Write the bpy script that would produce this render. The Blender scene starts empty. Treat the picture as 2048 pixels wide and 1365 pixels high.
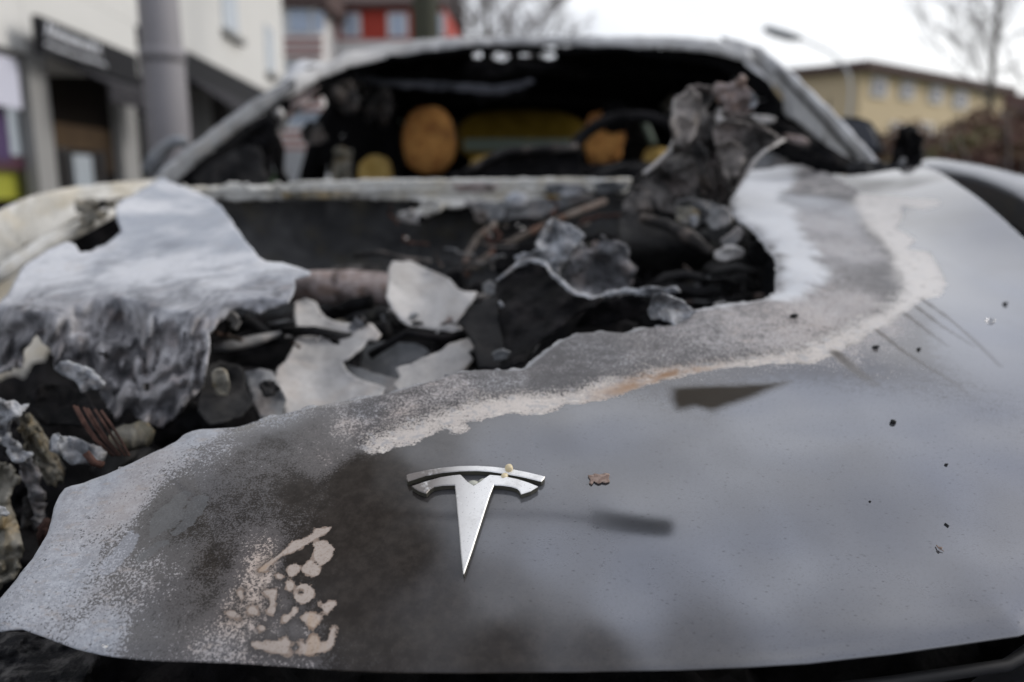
import bpy, bmesh, math, random
import numpy as np
from mathutils import Vector, Matrix, noise, geometry

random.seed(7)
rng = np.random.default_rng(7)
scene = bpy.context.scene
COL = scene.collection

# ------------------------------------------------------------------ camera, sky, light
FPX = 28.0 / 36.0 * 2048.0
CAM = Vector((0.0385, 0.0, 1.0))
PITCH, YAW = math.radians(11.0), math.radians(1.8)
cam = bpy.data.cameras.new("camera")
cam.lens = 28.0
cam.sensor_width = 36.0
cam.clip_start = 0.02
cam.clip_end = 2000.0
cam.dof.use_dof = True
cam.dof.focus_distance = 0.485
cam.dof.aperture_fstop = 3.5
cam.dof.aperture_blades = 9
camo = bpy.data.objects.new("camera", cam)
COL.objects.link(camo)
camo.location = CAM
camo.rotation_euler = (math.pi / 2 - PITCH, 0.0, YAW)
scene.camera = camo
CR = camo.rotation_euler.to_matrix()

SUN_EL, SUN_AZ = math.radians(28), math.radians(80)
world = bpy.data.worlds.new("World")
scene.world = world
world.use_nodes = True
wn, wl = world.node_tree.nodes, world.node_tree.links
wn.clear()
wo = wn.new("ShaderNodeOutputWorld")
bg = wn.new("ShaderNodeBackground")
sky = wn.new("ShaderNodeTexSky")
sky.sky_type = 'NISHITA'
sky.sun_disc = False
sky.sun_elevation = SUN_EL
sky.sun_rotation = SUN_AZ
sky.dust_density = 3.0
bg.inputs["Strength"].default_value = 0.13
wc = wn.new("ShaderNodeTexCoord")
wm = wn.new("ShaderNodeMapping")
wm.inputs["Scale"].default_value = (1.0, 1.0, 1.6)
wns = wn.new("ShaderNodeTexNoise")
wns.inputs["Scale"].default_value = 2.6
wns.inputs["Detail"].default_value = 2.5
wr = wn.new("ShaderNodeValToRGB")
wr.color_ramp.elements[0].position = 0.34
wr.color_ramp.elements[0].color = (3.3, 3.5, 4.1, 1)
wr.color_ramp.elements[1].position = 0.66
wr.color_ramp.elements[1].color = (5.6, 5.62, 5.7, 1)
wx = wn.new("ShaderNodeMixRGB")          # overcast deck over the clear sky, shaped darker behind for the paint reflections
wx.inputs[0].default_value = 0.88
wl.new(wc.outputs["Generated"], wm.inputs[0])
wl.new(wm.outputs[0], wns.inputs["Vector"])
wsep = wn.new("ShaderNodeSeparateXYZ")
wl.new(wc.outputs["Generated"], wsep.inputs[0])
wma = wn.new("ShaderNodeMath"); wma.operation = 'MULTIPLY_ADD'
wl.new(wsep.outputs[1], wma.inputs[0]); wma.inputs[1].default_value = 0.17
wl.new(wns.outputs["Fac"], wma.inputs[2])
wl.new(wma.outputs[0], wr.inputs[0])
wl.new(sky.outputs[0], wx.inputs[1])
wl.new(wr.outputs[0], wx.inputs[2])
wl.new(wx.outputs[0], bg.inputs["Color"])
wl.new(bg.outputs[0], wo.inputs["Surface"])

sun = bpy.data.lights.new("sun", 'SUN')
sun.energy = 0.9
sun.angle = math.radians(20)
sun.color = (1.0, 0.96, 0.91)
suno = bpy.data.objects.new("sun", sun)
COL.objects.link(suno)
sd = Vector((math.sin(SUN_AZ) * math.cos(SUN_EL), math.cos(SUN_AZ) * math.cos(SUN_EL), math.sin(SUN_EL)))
suno.rotation_euler = sd.to_track_quat('Z', 'Y').to_euler()
suno.location = (0, 0, 30)

scene.view_settings.view_transform = 'Standard'
scene.view_settings.look = 'None'
scene.view_settings.exposure = 0.72
scene.view_settings.gamma = 1.0
scene.render.engine = 'CYCLES'
scene.cycles.use_denoising = True
scene.cycles.max_bounces = 6
scene.cycles.use_adaptive_sampling = True

# ------------------------------------------------------------------ tracing helpers
def ray(px, py):
    return (CR @ Vector(((px - 1024.0) / FPX, -(py - 682.5) / FPX, -1.0)))

def at_y(px, py, Y):
    d = ray(px, py)
    return CAM + d * ((Y - CAM.y) / d.y)

def at_z(px, py, z):
    d = ray(px, py)
    return CAM + d * ((z - CAM.z) / d.z)

def pix(p):
    q = CR.transposed() @ (Vector(p) - CAM)
    return (1024 + FPX * q.x / -q.z, 682.5 - FPX * q.y / -q.z)

# bonnet crown: centre-line profile, nose sweep in plan, side crown
PY_ = np.array([0.20, 0.345, 0.37, 0.45, 0.55, 0.73, 1.05, 1.40, 1.50, 1.80])
PZ_ = np.array([0.62, 0.738, 0.757, 0.8025, 0.847, 0.902, 0.972, 1.022, 1.033, 1.055])
_h = np.diff(PY_); _d = np.diff(PZ_) / _h
_m = np.empty_like(PY_); _m[0] = _d[0]; _m[-1] = _d[-1]
_m[1:-1] = 2 * _d[:-1] * _d[1:] / (_d[:-1] + _d[1:])

def prof(y):
    y = np.clip(y, PY_[0], PY_[-1])
    k = np.clip(np.searchsorted(PY_, y) - 1, 0, len(PY_) - 2)
    t = (y - PY_[k]) / _h[k]
    a = 2 * t**3 - 3 * t**2 + 1; b = t**3 - 2 * t**2 + t
    c = -2 * t**3 + 3 * t**2; d = t**3 - t**2
    return a * PZ_[k] + b * _h[k] * _m[k] + c * PZ_[k + 1] + d * _h[k] * _m[k + 1]

def fz(x, y):
    x = np.asarray(x, float); y = np.asarray(y, float)
    t = np.clip((np.abs(x) - .42) / .26, 0, 1); u = np.clip((y - .65) / .5, 0, 1)
    ridge = .055 * t * t * (3 - 2 * t) * u * u * (3 - 2 * u)
    return prof(y - 0.16 * x * x) - 0.05 * x * x + ridge

def on_hood(px, py, off=0.0):
    d = ray(px, py)
    t = 0.3; prev = None
    while t < 2.2:
        p = CAM + d * t
        v = p.z - float(fz(p.x, p.y)) - off
        if v <= 0:
            lo, hi = t - 0.02, t
            for _ in range(24):
                m = (lo + hi) / 2; p = CAM + d * m
                if p.z - float(fz(p.x, p.y)) - off > 0: lo = m
                else: hi = m
            return CAM + d * hi
        t += 0.02
    return at_y(px, py, 1.5)

def hood_n(x, y):
    e = 0.002
    return Vector((-(fz(x + e, y) - fz(x - e, y)) / (2 * e), -(fz(x, y + e) - fz(x, y - e)) / (2 * e), 1)).normalized()

def inpoly(P, poly):
    P = np.asarray(P, float); poly = np.asarray(poly, float)
    x, y = P[:, 0], P[:, 1]; r = np.zeros(len(P), bool)
    n = len(poly)
    for i in range(n):
        x0, y0 = poly[i]; x1, y1 = poly[(i + 1) % n]
        if y0 == y1: continue
        c = ((y0 > y) != (y1 > y)) & (x < (x1 - x0) * (y - y0) / (y1 - y0) + x0)
        r ^= c
    return r

def segdist(P, pts, closed=True):
    P = np.asarray(P, float); pts = np.asarray(pts, float)
    best = np.full(len(P), 1e9); n = len(pts)
    for i in range(n if closed else n - 1):
        a = pts[i]; b = pts[(i + 1) % n]; ab = b - a
        L = ab @ ab + 1e-18
        t = np.clip(((P - a) @ ab) / L, 0, 1)
        d = P - a - t[:, None] * ab
        best = np.minimum(best, np.einsum('ij,ij->i', d, d))
    return np.sqrt(best)

def sdf(P, poly):
    d = segdist(P, poly)
    return np.where(inpoly(P, poly), d, -d)

def fbm(p, oct=4):
    return noise.fractal(p, 1.0, 2.0, oct)

# ------------------------------------------------------------------ object helpers
def link(name, me, mat=None, parent=None, smooth=True):
    o = bpy.data.objects.new(name, me)
    COL.objects.link(o)
    if mat is not None:
        for m in (mat if isinstance(mat, (list, tuple)) else [mat]):
            me.materials.append(m)
    if parent is not None:
        o.parent = parent
    if smooth and len(me.polygons):
        me.polygons.foreach_set("use_smooth", [True] * len(me.polygons))
    return o

def mesh(name, verts, faces, mat=None, parent=None, smooth=True):
    me = bpy.data.meshes.new(name)
    me.from_pydata([tuple(v) for v in verts], [], [tuple(f) for f in faces])
    me.update()
    return link(name, me, mat, parent, smooth)

def tag(o, label=None, cat=None, group=None, kind=None):
    if label: o["label"] = label
    if cat: o["category"] = cat
    if group: o["group"] = group
    if kind: o["kind"] = kind
    return o

def empty(name, loc, label, cat, group=None):
    o = bpy.data.objects.new(name, None)
    COL.objects.link(o)
    o.location = loc
    bpy.context.view_layer.update()
    return tag(o, label, cat, group)

def keep(o, parent):
    """parent without moving"""
    o.parent = parent
    o.matrix_parent_inverse = Matrix.Translation(-Vector(parent.location)) if parent.parent is None else parent.matrix_world.inverted()
    return o

class MB:
    def __init__(s): s.v = []; s.f = []
    def add(s, vs, fs):
        b = len(s.v); s.v += [tuple(v) for v in vs]; s.f += [tuple(i + b for i in f) for f in fs]
    def box(s, c, sz, R=None):
        hx, hy, hz = sz[0] / 2, sz[1] / 2, sz[2] / 2
        vs = [Vector((x * hx, y * hy, z * hz)) for x in (-1, 1) for y in (-1, 1) for z in (-1, 1)]
        if R is not None: vs = [R @ v for v in vs]
        s.add([v + Vector(c) for v in vs], [(0, 1, 3, 2), (4, 6, 7, 5), (0, 4, 5, 1), (2, 3, 7, 6), (0, 2, 6, 4), (1, 5, 7, 3)])
    def hexa(s, b4, t4):
        s.add(list(b4) + list(t4), [(3, 2, 1, 0), (4, 5, 6, 7), (0, 1, 5, 4), (1, 2, 6, 5), (2, 3, 7, 6), (3, 0, 4, 7)])
    def tube(s, pts, rad, seg=8, cap=True, wob=0.0):
        pts = [Vector(p) for p in pts]
        if not hasattr(rad, '__len__'): rad = [rad] * len(pts)
        rings = []
        up = Vector((0.13, 0.2, 0.97))
        for i, p in enumerate(pts):
            t = (pts[min(i + 1, len(pts) - 1)] - pts[max(i - 1, 0)]).normalized()
            u = t.cross(up)
            if u.length < 1e-3: u = t.cross(Vector((1, 0, 0)))
            u.normalize(); w = t.cross(u)
            r = rad[i]
            rings.append([p + (u * math.cos(a) + w * math.sin(a)) * r * (1 + wob * random.uniform(-1, 1))
                          for a in [2 * math.pi * k / seg for k in range(seg)]])
        vs = [v for rg in rings for v in rg]; fs = []
        for i in range(len(pts) - 1):
            for k in range(seg):
                a = i * seg + k; b = i * seg + (k + 1) % seg
                fs.append((a, b, b + seg, a + seg))
        if cap:
            fs.append(tuple(range(seg))[::-1]); fs.append(tuple((len(pts) - 1) * seg + k for k in range(seg)))
        s.add(vs, fs)
    def build(s, name, mat, parent=None, smooth=False):
        return mesh(name, s.v, s.f, mat, parent, smooth)

def densify(pts, step, jag=0.0, closed=True):
    out = []; n = len(pts)
    for i in range(n if closed else n - 1):
        a = pts[i]; b = pts[(i + 1) % n]
        L = math.hypot(b[0] - a[0], b[1] - a[1]); k = max(1, int(round(L / step)))
        nx, ny = ((b[1] - a[1]) / L, -(b[0] - a[0]) / L) if L > 0 else (0, 0)
        for j in range(k):
            t = j / k
            x = a[0] + (b[0] - a[0]) * t; y = a[1] + (b[1] - a[1]) * t
            if jag:
                w = jag * noise.fractal(Vector((x * 0.045, y * 0.045, 3.3)), 1.0, 2.0, 4)
                x += nx * w; y += ny * w
            out.append((x, y))
    return out

def sheet(name, outline, depth, mat, parent=None, step=8, jag=2.0, wr=((0.004, 20),), thick=0.0016, hole=None, vert=None, curl=0.0):
    """a torn panel: a traced outline at its own distance, wrinkled, with real thickness"""
    O = densify(outline, step, jag)
    P = [Vector(p) for p in O]
    n0 = len(P)
    xs = [p.x for p in P]; ys = [p.y for p in P]
    grid = []
    y = min(ys)
    while y < max(ys):
        x = min(xs)
        while x < max(xs):
            grid.append((x + random.uniform(-.3, .3) * step, y + random.uniform(-.3, .3) * step)); x += step
        y += step * 0.9
    if grid:
        g = np.array(grid); ok = inpoly(g, O) & (segdist(g, O) > step * 0.5)
        P += [Vector(p) for p in g[ok]]
    edges = [(i, (i + 1) % n0) for i in range(n0)]
    vo, _, fo, _, _, _ = geometry.delaunay_2d_cdt(P, edges, [], 0, 1e-4)
    V2 = np.array([(v.x, v.y) for v in vo])
    F = np.array([f for f in fo])
    cen = V2[F].mean(axis=1)
    ok = inpoly(cen, O)
    if hole is not None: 
        for h in (hole if isinstance(hole[0][0], (list, tuple)) else [hole]): ok &= ~inpoly(cen, h)
    F = F[ok]
    used = np.unique(F); mp = -np.ones(len(V2), int); mp[used] = np.arange(len(used)); F = mp[F]; V2 = V2[used]
    y0, y1 = min(ys), max(ys)
    V3 = []
    dE = segdist(V2, O) if curl else None
    for iv, (px, py) in enumerate(V2):
        if callable(depth): q = depth(px, py)
        elif isinstance(depth, tuple): q = depth[0] + (depth[1] - depth[0]) * (py - y0) / max(1e-6, y1 - y0)
        else: q = depth
        p = q if isinstance(q, Vector) else at_y(px, py, q)
        d = ray(px, py).normalized()
        w = 0.0
        for wq in wr:
            amp, sc = wq[0], wq[1]
            if len(wq) > 2: w += amp * (1 - 2.2 * abs(noise.fractal(p * sc + Vector((len(name), 7, 0)), 1.0, 2.0, 3)))
            else: w += amp * fbm(p * sc + Vector((len(name), 0, 0)), 4)
        if curl: w -= curl * math.exp(-dE[iv] / 11.0) * (.4 + 1.6 * noise.noise(Vector((px * .018, py * .018, 9.1))))
        p = p + d * w
        V3.append(p)
    fl = []
    for t in F:
        a, b, c = (V3[i] for i in t)
        nrm = (b - a).cross(c - a)
        fl.append(tuple(t) if nrm.dot(a - CAM) < 0 else tuple(t[::-1]))
    o = mesh(name, V3, fl, mat, parent)
    if thick:
        m = o.modifiers.new("thickness", 'SOLIDIFY'); m.thickness = thick; m.offset = -1
    return o

# ------------------------------------------------------------------ materials
def nodes(name):
    m = bpy.data.materials.new(name); m.use_nodes = True
    nt = m.node_tree; b = nt.nodes["Principled BSDF"]
    return m, nt, b

def N(nt, t, **kw):
    n = nt.nodes.new(t)
    for k, v in kw.items():
        if k.startswith("i_"): n.inputs[k[2:].replace("_", " ")].default_value = v
        else: setattr(n, k, v)
    return n

def ntex(nt, co, scale, detail=4.0, rough=0.6, dist=0.0):
    n = N(nt, "ShaderNodeTexNoise")
    n.inputs["Scale"].default_value = scale; n.inputs["Detail"].default_value = detail
    n.inputs["Roughness"].default_value = rough; n.inputs["Distortion"].default_value = dist
    nt.links.new(co, n.inputs["Vector"])
    return n.outputs["Fac"]

def ramp(nt, f, *stops):
    r = N(nt, "ShaderNodeValToRGB"); e = r.color_ramp.elements
    while len(e) < len(stops): e.new(0.5)
    for k, (p, c) in enumerate(stops):
        e[k].position = p; e[k].color = (c, c, c, 1) if not hasattr(c, '__len__') else (*c[:3], 1)
    nt.links.new(f, r.inputs[0])
    return r.outputs[0]

def mix(nt, f, a, b, mode='MIX'):
    m = N(nt, "ShaderNodeMixRGB", blend_type=mode)
    for i, v in ((0, f), (1, a), (2, b)):
        if hasattr(v, 'links'): nt.links.new(v, m.inputs[i])
        elif i == 0: m.inputs[0].default_value = v
        else: m.inputs[i].default_value = (*v[:3], 1) if hasattr(v, '__len__') else (v, v, v, 1)
    return m.outputs[0]

def math_(nt, op, a, b=None, c=None, clamp=False):
    m = N(nt, "ShaderNodeMath", operation=op, use_clamp=clamp)
    for i, v in enumerate((a, b, c)):
        if v is None: continue
        if hasattr(v, 'links'): nt.links.new(v, m.inputs[i])
        else: m.inputs[i].default_value = v
    return m.outputs[0]

def sstep(nt, f, lo, hi):
    m = N(nt, "ShaderNodeMapRange", interpolation_type='SMOOTHSTEP')
    nt.links.new(f, m.inputs["Value"])
    for k, v in (("From Min", lo), ("From Max", hi)):
        if hasattr(v, 'links'): nt.links.new(v, m.inputs[k])
        else: m.inputs[k].default_value = v
    return m.outputs["Result"]

def bump(nt, b, h, dist, strength=1.0):
    n = N(nt, "ShaderNodeBump"); n.inputs["Strength"].default_value = strength; n.inputs["Distance"].default_value = dist
    nt.links.new(h, n.inputs["Height"]); nt.links.new(n.outputs[0], b.inputs["Normal"])

def objco(nt):
    return N(nt, "ShaderNodeTexCoord").outputs["Object"]

def burnt(name, dark, light, scale=14, lo=0.4, hi=0.6, fine=180, fine_amt=0.35, tint=None, tint_amt=0.4, rough=0.85, bd=0.002, bs=0.5, metal=0.0, spots=0.0, spec=.25):
    m, nt, b = nodes(name)
    co = objco(nt)
    big = ntex(nt, co, scale, 6, 0.65, 0.6)
    c = mix(nt, sstep(nt, big, lo, hi), dark, light)
    fn = ntex(nt, co, fine, 4, 0.7)
    c = mix(nt, fine_amt, c, ramp(nt, fn, (0.3, 0.12), (0.7, 1.0)), 'MULTIPLY')
    if tint:
        tn = ntex(nt, co, scale * 1.7 + 3, 4, 0.6)
        c = mix(nt, math_(nt, 'MULTIPLY', sstep(nt, tn, 0.48, 0.66), tint_amt), c, tint)
    if spots:
        sp = ntex(nt, co, scale * 6, 5, 0.7)
        c = mix(nt, math_(nt, 'MULTIPLY', sstep(nt, sp, 0.6, 0.68), spots), c, (0.03, 0.028, 0.027))
    nt.links.new(c, b.inputs["Base Color"])
    b.inputs["Specular IOR Level"].default_value = spec
    b.inputs["Roughness"].default_value = rough; b.inputs["Metallic"].default_value = metal
    bump(nt, b, math_(nt, 'ADD', ntex(nt, co, scale * 5, 6, 0.7), math_(nt, 'MULTIPLY', fn, 0.3)), bd, bs)
    return m

def plain(name, col, rough=0.7, var=0.15, scale=3.0, metal=0.0, bd=0.0, spec=.5):
    m, nt, b = nodes(name)
    co = objco(nt)
    f = ntex(nt, co, scale, 5, 0.65)
    nt.links.new(mix(nt, f, [c * (1 - var) for c in col], [min(1, c * (1 + var)) for c in col]), b.inputs["Base Color"])
    b.inputs["Roughness"].default_value = rough; b.inputs["Metallic"].default_value = metal; b.inputs["Specular IOR Level"].default_value = spec
    if bd: bump(nt, b, ntex(nt, co, scale * 8, 5, 0.6), bd)
    return m

M = {}
M['ash'] = burnt('white_ash_metal', (0.40, 0.43, 0.48), (0.62, 0.64, 0.67), 9, .38, .62, 220, .25, (0.5, 0.44, 0.40), .35, spots=0.0, bd=.001)
M['cream'] = burnt('cream_ash_metal', (0.46, 0.45, 0.41), (0.76, 0.75, 0.71), 9, .3, .55, 150, .3, (0.50, 0.44, 0.32), .5, bd=.001)
M['beige'] = burnt('beige_ash_sheet', (0.38, 0.365, 0.35), (0.53, 0.515, 0.50), 10, .36, .64, 260, .22, (0.40, 0.35, 0.31), .45, bd=.0008)
M['crumple'] = burnt('crumpled_foil', (0.10, 0.10, 0.105), (0.48, 0.48, 0.50), 22, .40, .66, 120, .5, (0.36, 0.31, 0.29), .4, bd=.004, bs=.8, spots=.5)
M['crust'] = burnt('pink_crust', (0.17, 0.135, 0.125), (0.52, 0.44, 0.42), 30, .38, .58, 140, .5, (0.2, 0.11, 0.06), .5, bd=.005, bs=.9)
M['char'] = burnt('black_char', (0.004, 0.004, 0.0045), (0.016, 0.0155, 0.017), 18, .42, .68, 90, .5, (0.035, 0.03, 0.03), .3, bd=.004, bs=.7, rough=.8, spec=.12)
M['chargrey'] = burnt('grey_char', (0.018, 0.017, 0.017), (0.21, 0.195, 0.185), 15, .46, .72, 90, .5, (0.28, 0.23, 0.20), .35, bd=.004, bs=.8, rough=.8)
M['tower'] = burnt('charred_cast', (0.015, 0.014, 0.0135), (0.165, 0.152, 0.143), 8, .45, .66, 60, .2, (0.34, 0.29, 0.27), .55, bd=.001, bs=.4, rough=.55)
M['towerpale'] = burnt('pinkish_cinder', (0.055, 0.05, 0.047), (0.36, 0.325, 0.30), 14, .38, .62, 90, .3, (0.05, 0.045, 0.042), .5, bd=.002, rough=.75)
M['foil'] = burnt('ragged_foil', (0.16, 0.165, 0.175), (0.50, 0.515, 0.54), 42, .4, .6, 200, .5, (0.36, 0.33, 0.31), .4, bd=.003, bs=.8, spots=.7, rough=.9, spec=.15)
M['darkgrey'] = burnt('sooty_grey', (0.010, 0.010, 0.011), (0.038, 0.037, 0.036), 10, .42, .66, 60, .4, (0.055, 0.05, 0.046), .3, bd=.003, rough=.75, spec=.2)
M['firewall'] = burnt('smoked_steel', (0.020, 0.0205, 0.0215), (0.062, 0.062, 0.062), 7, .38, .66, 40, .25, (0.05, 0.042, 0.022), .4, bd=.002, rough=.7, spec=.2)
M['midgrey'] = burnt('grey_metal', (0.13, 0.135, 0.14), (0.30, 0.30, 0.30), 8, .4, .62, 90, .3, (0.3, 0.24, 0.2), .3, bd=.001, rough=.6)
M['olive'] = burnt('melted_olive', (0.09, 0.085, 0.065), (0.34, 0.32, 0.27), 16, .4, .62, 90, .45, (0.30, 0.22, 0.11), .6, bd=.004, bs=.8, rough=.6)
M['rust'] = burnt('rust', (0.035, 0.017, 0.013), (0.115, 0.058, 0.044), 30, .4, .62, 150, .4, None, bd=.002)
M['rustgrey'] = burnt('rusted_rod', (0.06, 0.05, 0.042), (0.16, 0.135, 0.12), 14, .4, .62, 150, .4, (0.14, 0.055, 0.03), .5, bd=.001)
M['foam'] = burnt('orange_foam', (0.36, 0.15, 0.04), (0.58, 0.29, 0.085), 12, .35, .65, 120, .35, (0.13, 0.05, 0.018), .55, bd=.004, rough=.95)
M['yellow'] = burnt('yellow_foam', (0.40, 0.26, 0.07), (0.62, 0.45, 0.16), 9, .35, .65, 120, .3, None, bd=.004, rough=.95)
M['amber'] = burnt('amber_foam', (0.30, 0.19, 0.02), (0.50, 0.33, 0.05), 6, .35, .65, 120, .3, None, bd=.004, rough=.95)
M['palegreen'] = plain('pale_green_trim', (0.36, 0.45, 0.36), .6, .25, 8)
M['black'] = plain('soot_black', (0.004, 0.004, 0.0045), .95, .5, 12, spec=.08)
M['rubber'] = plain('rubber', (0.012, 0.012, 0.013), .6, .3, 30, spec=.3)
M['navy'] = plain('mirror_glass', (0.016, 0.02, 0.032), .2, .2, 4)
M['pillar'] = burnt('pillar_ash', (0.46, 0.47, 0.49), (0.72, 0.73, 0.745), 5, .38, .62, 110, .25, (0.30, 0.29, 0.28), .5, bd=.001, rough=.7)
M['header'] = burnt('header_ash', (0.52, 0.515, 0.51), (0.76, 0.755, 0.745), 7, .36, .6, 110, .2, (0.40, 0.38, 0.36), .3, bd=.001, rough=.7)
M['pillargrey'] = burnt('pillar_grey', (0.085, 0.09, 0.10), (0.25, 0.265, 0.285), 5, .38, .62, 110, .3, (0.2, 0.18, 0.16), .4, bd=.001, rough=.6)

def paint(name):
    m, nt, b = nodes(name)
    co = objco(nt)
    c = mix(nt, ntex(nt, co, 5, 4, .6), (0.15, 0.16, 0.185), (0.19, 0.20, 0.225))
    nt.links.new(c, b.inputs["Base Color"])
    b.inputs["Metallic"].default_value = 0.75; b.inputs["Roughness"].default_value = 0.32
    b.inputs["Coat Weight"].default_value = 0.8; b.inputs["Coat Roughness"].default_value = 0.12
    return m
M['paint'] = paint('grey_car_paint')

def bumper_mat():
    m, nt, b = nodes('burnt_bumper')
    co = objco(nt)
    sep = N(nt, "ShaderNodeSeparateXYZ"); nt.links.new(co, sep.inputs[0])
    fld = math_(nt, 'ADD', sep.outputs[0], math_(nt, 'MULTIPLY', math_(nt, 'SUBTRACT', ntex(nt, co, 14, 5, .7), .5), 0.35))
    f = sstep(nt, fld, 0.17, 0.215)
    g = ntex(nt, co, 260, 4, .75)
    blot = ntex(nt, co, 22, 5, .7)
    grain = mix(nt, sstep(nt, g, .45, .65), (0.012, 0.011, 0.012), (0.16, 0.145, 0.14))
    soot = mix(nt, sstep(nt, blot, .45, .6), (0.007, 0.007, 0.008), grain)
    nt.links.new(mix(nt, f, soot, (0.17, 0.18, 0.21)), b.inputs["Base Color"])
    nt.links.new(math_(nt, 'MULTIPLY', f, .75), b.inputs["Metallic"])
    nt.links.new(math_(nt, 'SUBTRACT', .85, math_(nt, 'MULTIPLY', f, .5)), b.inputs["Roughness"])
    nt.links.new(math_(nt, 'MULTIPLY', f, .8), b.inputs["Coat Weight"])
    bump(nt, b, math_(nt, 'MULTIPLY', g, math_(nt, 'SUBTRACT', 1.0, f)), .0008, .7)
    return m

# ------------------------------------------------------------------ the burnt car
car = empty("burnt_car", (0, 2.1, 0), "burnt-out grey car with its bonnet torn open by fire", "car")

def cpart(o):
    return keep(o, car)

# ---- bonnet
def C7(*p): return [(x / 2.334, 780 + y / 2.334) for x, y in p]
def C4(*p): return [(400 + x / 3.74, 1000 + y / 3.74) for x, y in p]
def C1(*p): return [(700 + x / 2.926, 640 + y / 2.926) for x, y in p]
def C2(*p): return [(1300 + x / 2.926, 330 + y / 2.926) for x, y in p]

BAY = [(1485, 348), (1464, 384), (1458, 411), (1475, 441), (1505, 455), (1528, 478), (1549, 512), (1552, 540), (1549, 572),
       (1528, 589), (1488, 599), (1444, 601), (1387, 610), (1350, 640), (1286, 645), (1253, 652), (1206, 650), (1152, 660),
       (1101, 687), (1051, 719), (1044, 722), (1010, 722), (966, 724), (916, 734), (869, 751), (790, 770), (714, 785), (680, 792), (621, 803),
       (560, 815), (514, 826), (470, 838), (428, 844), (400, 848), (384, 853), (366, 864), (351, 876), (325, 890), (300, 900), (262, 915), (214, 931), (165, 946),
       (141, 951), (128, 957), (118, 970), (107, 994), (100, 1020), (92, 1050), (64, 1101), (34, 1144), (0, 1185), (-25, 1215)]
FRONT = [(-30, 1240), (0, 1262), (20, 1258), (43, 1254), (86, 1264), (150, 1282), (214, 1294), (300, 1305), (428, 1316), (557, 1326), (680, 1333), (800, 1336),
         (937, 1337), (1151, 1335), (1360, 1331), (1500, 1325), (1617, 1318), (1789, 1299), (1917, 1281), (2048, 1262)]
bay = [tuple(on_hood(*p)[:2]) for p in BAY]
front = [tuple(on_hood(*p)[:2]) for p in FRONT]
# right of the frame the bonnet goes on to its corner and back along the wing
side_px = [(2048, 478), (1985, 420), (1920, 372), (1880, 345), (1850, 332)]
side = [tuple(on_hood(*p)[:2]) for p in side_px]
rear = [tuple(on_hood(*p)[:2]) for p in [(1800, 338), (1740, 348), (1690, 352), (1650, 345), (1610, 330), (1560, 326), (1510, 330)]]
fx, fy = front[-1]
sx, sy = side[0]
corner = [(fx + .09, fy + .05), (fx + .19, fy + .135), (fx + .26, fy + .23), (sx - .01, sy - .25), (sx + .005, sy - .12)]
HB = bay + front + corner + side + rear
hood_edge_n = len(bay)
print("front edge", front[0], front[-1], "side", side, "rear", rear[0], rear[-1], "bay0", bay[0])

dense = []
HBn = len(HB)
for i in range(HBn):
    a, b = HB[i], HB[(i + 1) % HBn]
    L = math.hypot(b[0] - a[0], b[1] - a[1]); k = max(1, int(L / 0.0022))
    nx, ny = (b[1] - a[1]) / (L + 1e-9), -(b[0] - a[0]) / (L + 1e-9)
    torn = i < 30
    for j in range(k):
        t = j / k
        x = a[0] + (b[0] - a[0]) * t; y = a[1] + (b[1] - a[1]) * t
        w = (0.0028 if torn else 0.0007 if i < hood_edge_n else 0.0) * fbm(Vector((x * 60, y * 60, 1.7)), 4)
        dense.append((x + nx * w, y + ny * w))
dense = np.array(dense)

_fr = sorted(front[1:] + corner[:4])
_frx = np.array([p[0] for p in _fr]); _fry = np.array([p[1] for p in _fr])
def yfront(x):
    return np.interp(x, _frx, _fry)
ys_ = [min(_fry) - .004]
ymax = max(p[1] for p in HB) + .01 - (min(_fry) - min(min(_fry), 9))
_y0 = min(_fry)
ys_ = [_y0 - .022, _y0 - .018, _y0 - .014, _y0 - .010, _y0 - .006, _y0 - .003, _y0 - .0004, _y0 + .0008]
while ys_[-1] < ymax:
    ys_.append(ys_[-1] + (0.0011 if ys_[-1] < .475 else 0.0019) + 0.0045 * max(0, min(1, (ys_[-1] - 0.5) / 0.9)))
ys_ = np.array(ys_)
_xa, _xb = min(p[0] for p in HB) - .004, max(p[0] for p in HB) + .006
xs_ = np.concatenate([np.arange(_xa, -.225, .0026), np.arange(-.225, -.08, .0011), np.arange(-.08, _xb, .0026)])
GX, GY = np.meshgrid(xs_, ys_)
GY = GY + (yfront(GX) - _y0) * np.clip(1 - (GY - _y0) / .5, 0, 1)
P2 = np.stack([GX.ravel(), GY.ravel()], 1)
ins = inpoly(P2, HB)
nx_, ny_ = len(xs_), len(ys_)
I = np.arange(nx_ * ny_).reshape(ny_, nx_)
Q = np.stack([I[:-1, :-1], I[:-1, 1:], I[1:, 1:], I[1:, :-1]], -1).reshape(-1, 4)
cnt = ins[Q].sum(1)
Qk = Q[cnt >= 1]
outv = np.unique(Qk[~ins[Qk]])
for k0 in range(0, len(outv), 400):
    idx = outv[k0:k0 + 400]
    d = ((P2[idx][:, None, :] - dense[None]) ** 2).sum(-1)
    P2[idx] = dense[d.argmin(1)]
used = np.unique(Qk); mp = -np.ones(len(P2), int); mp[used] = np.arange(len(used))
HP = P2[used]; HF = mp[Qk]
# drop degenerate duplicate corners
HFl = []
key = {}
rem = np.arange(len(HP))
bset = mp[outv]
for v in bset:
    kk = (round(HP[v, 0], 7), round(HP[v, 1], 7))
    if kk in key: rem[v] = key[kk]
    else: key[kk] = v
HF = rem[HF]
for q in HF:
    u = []
    for v in q:
        if v not in u: u.append(int(v))
    if len(u) >= 3: HFl.append(u)
HZ = fz(HP[:, 0], HP[:, 1])
dbay = segdist(HP, np.array(bay), closed=False)
dfr = segdist(HP, np.array(front + corner), closed=False)
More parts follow.
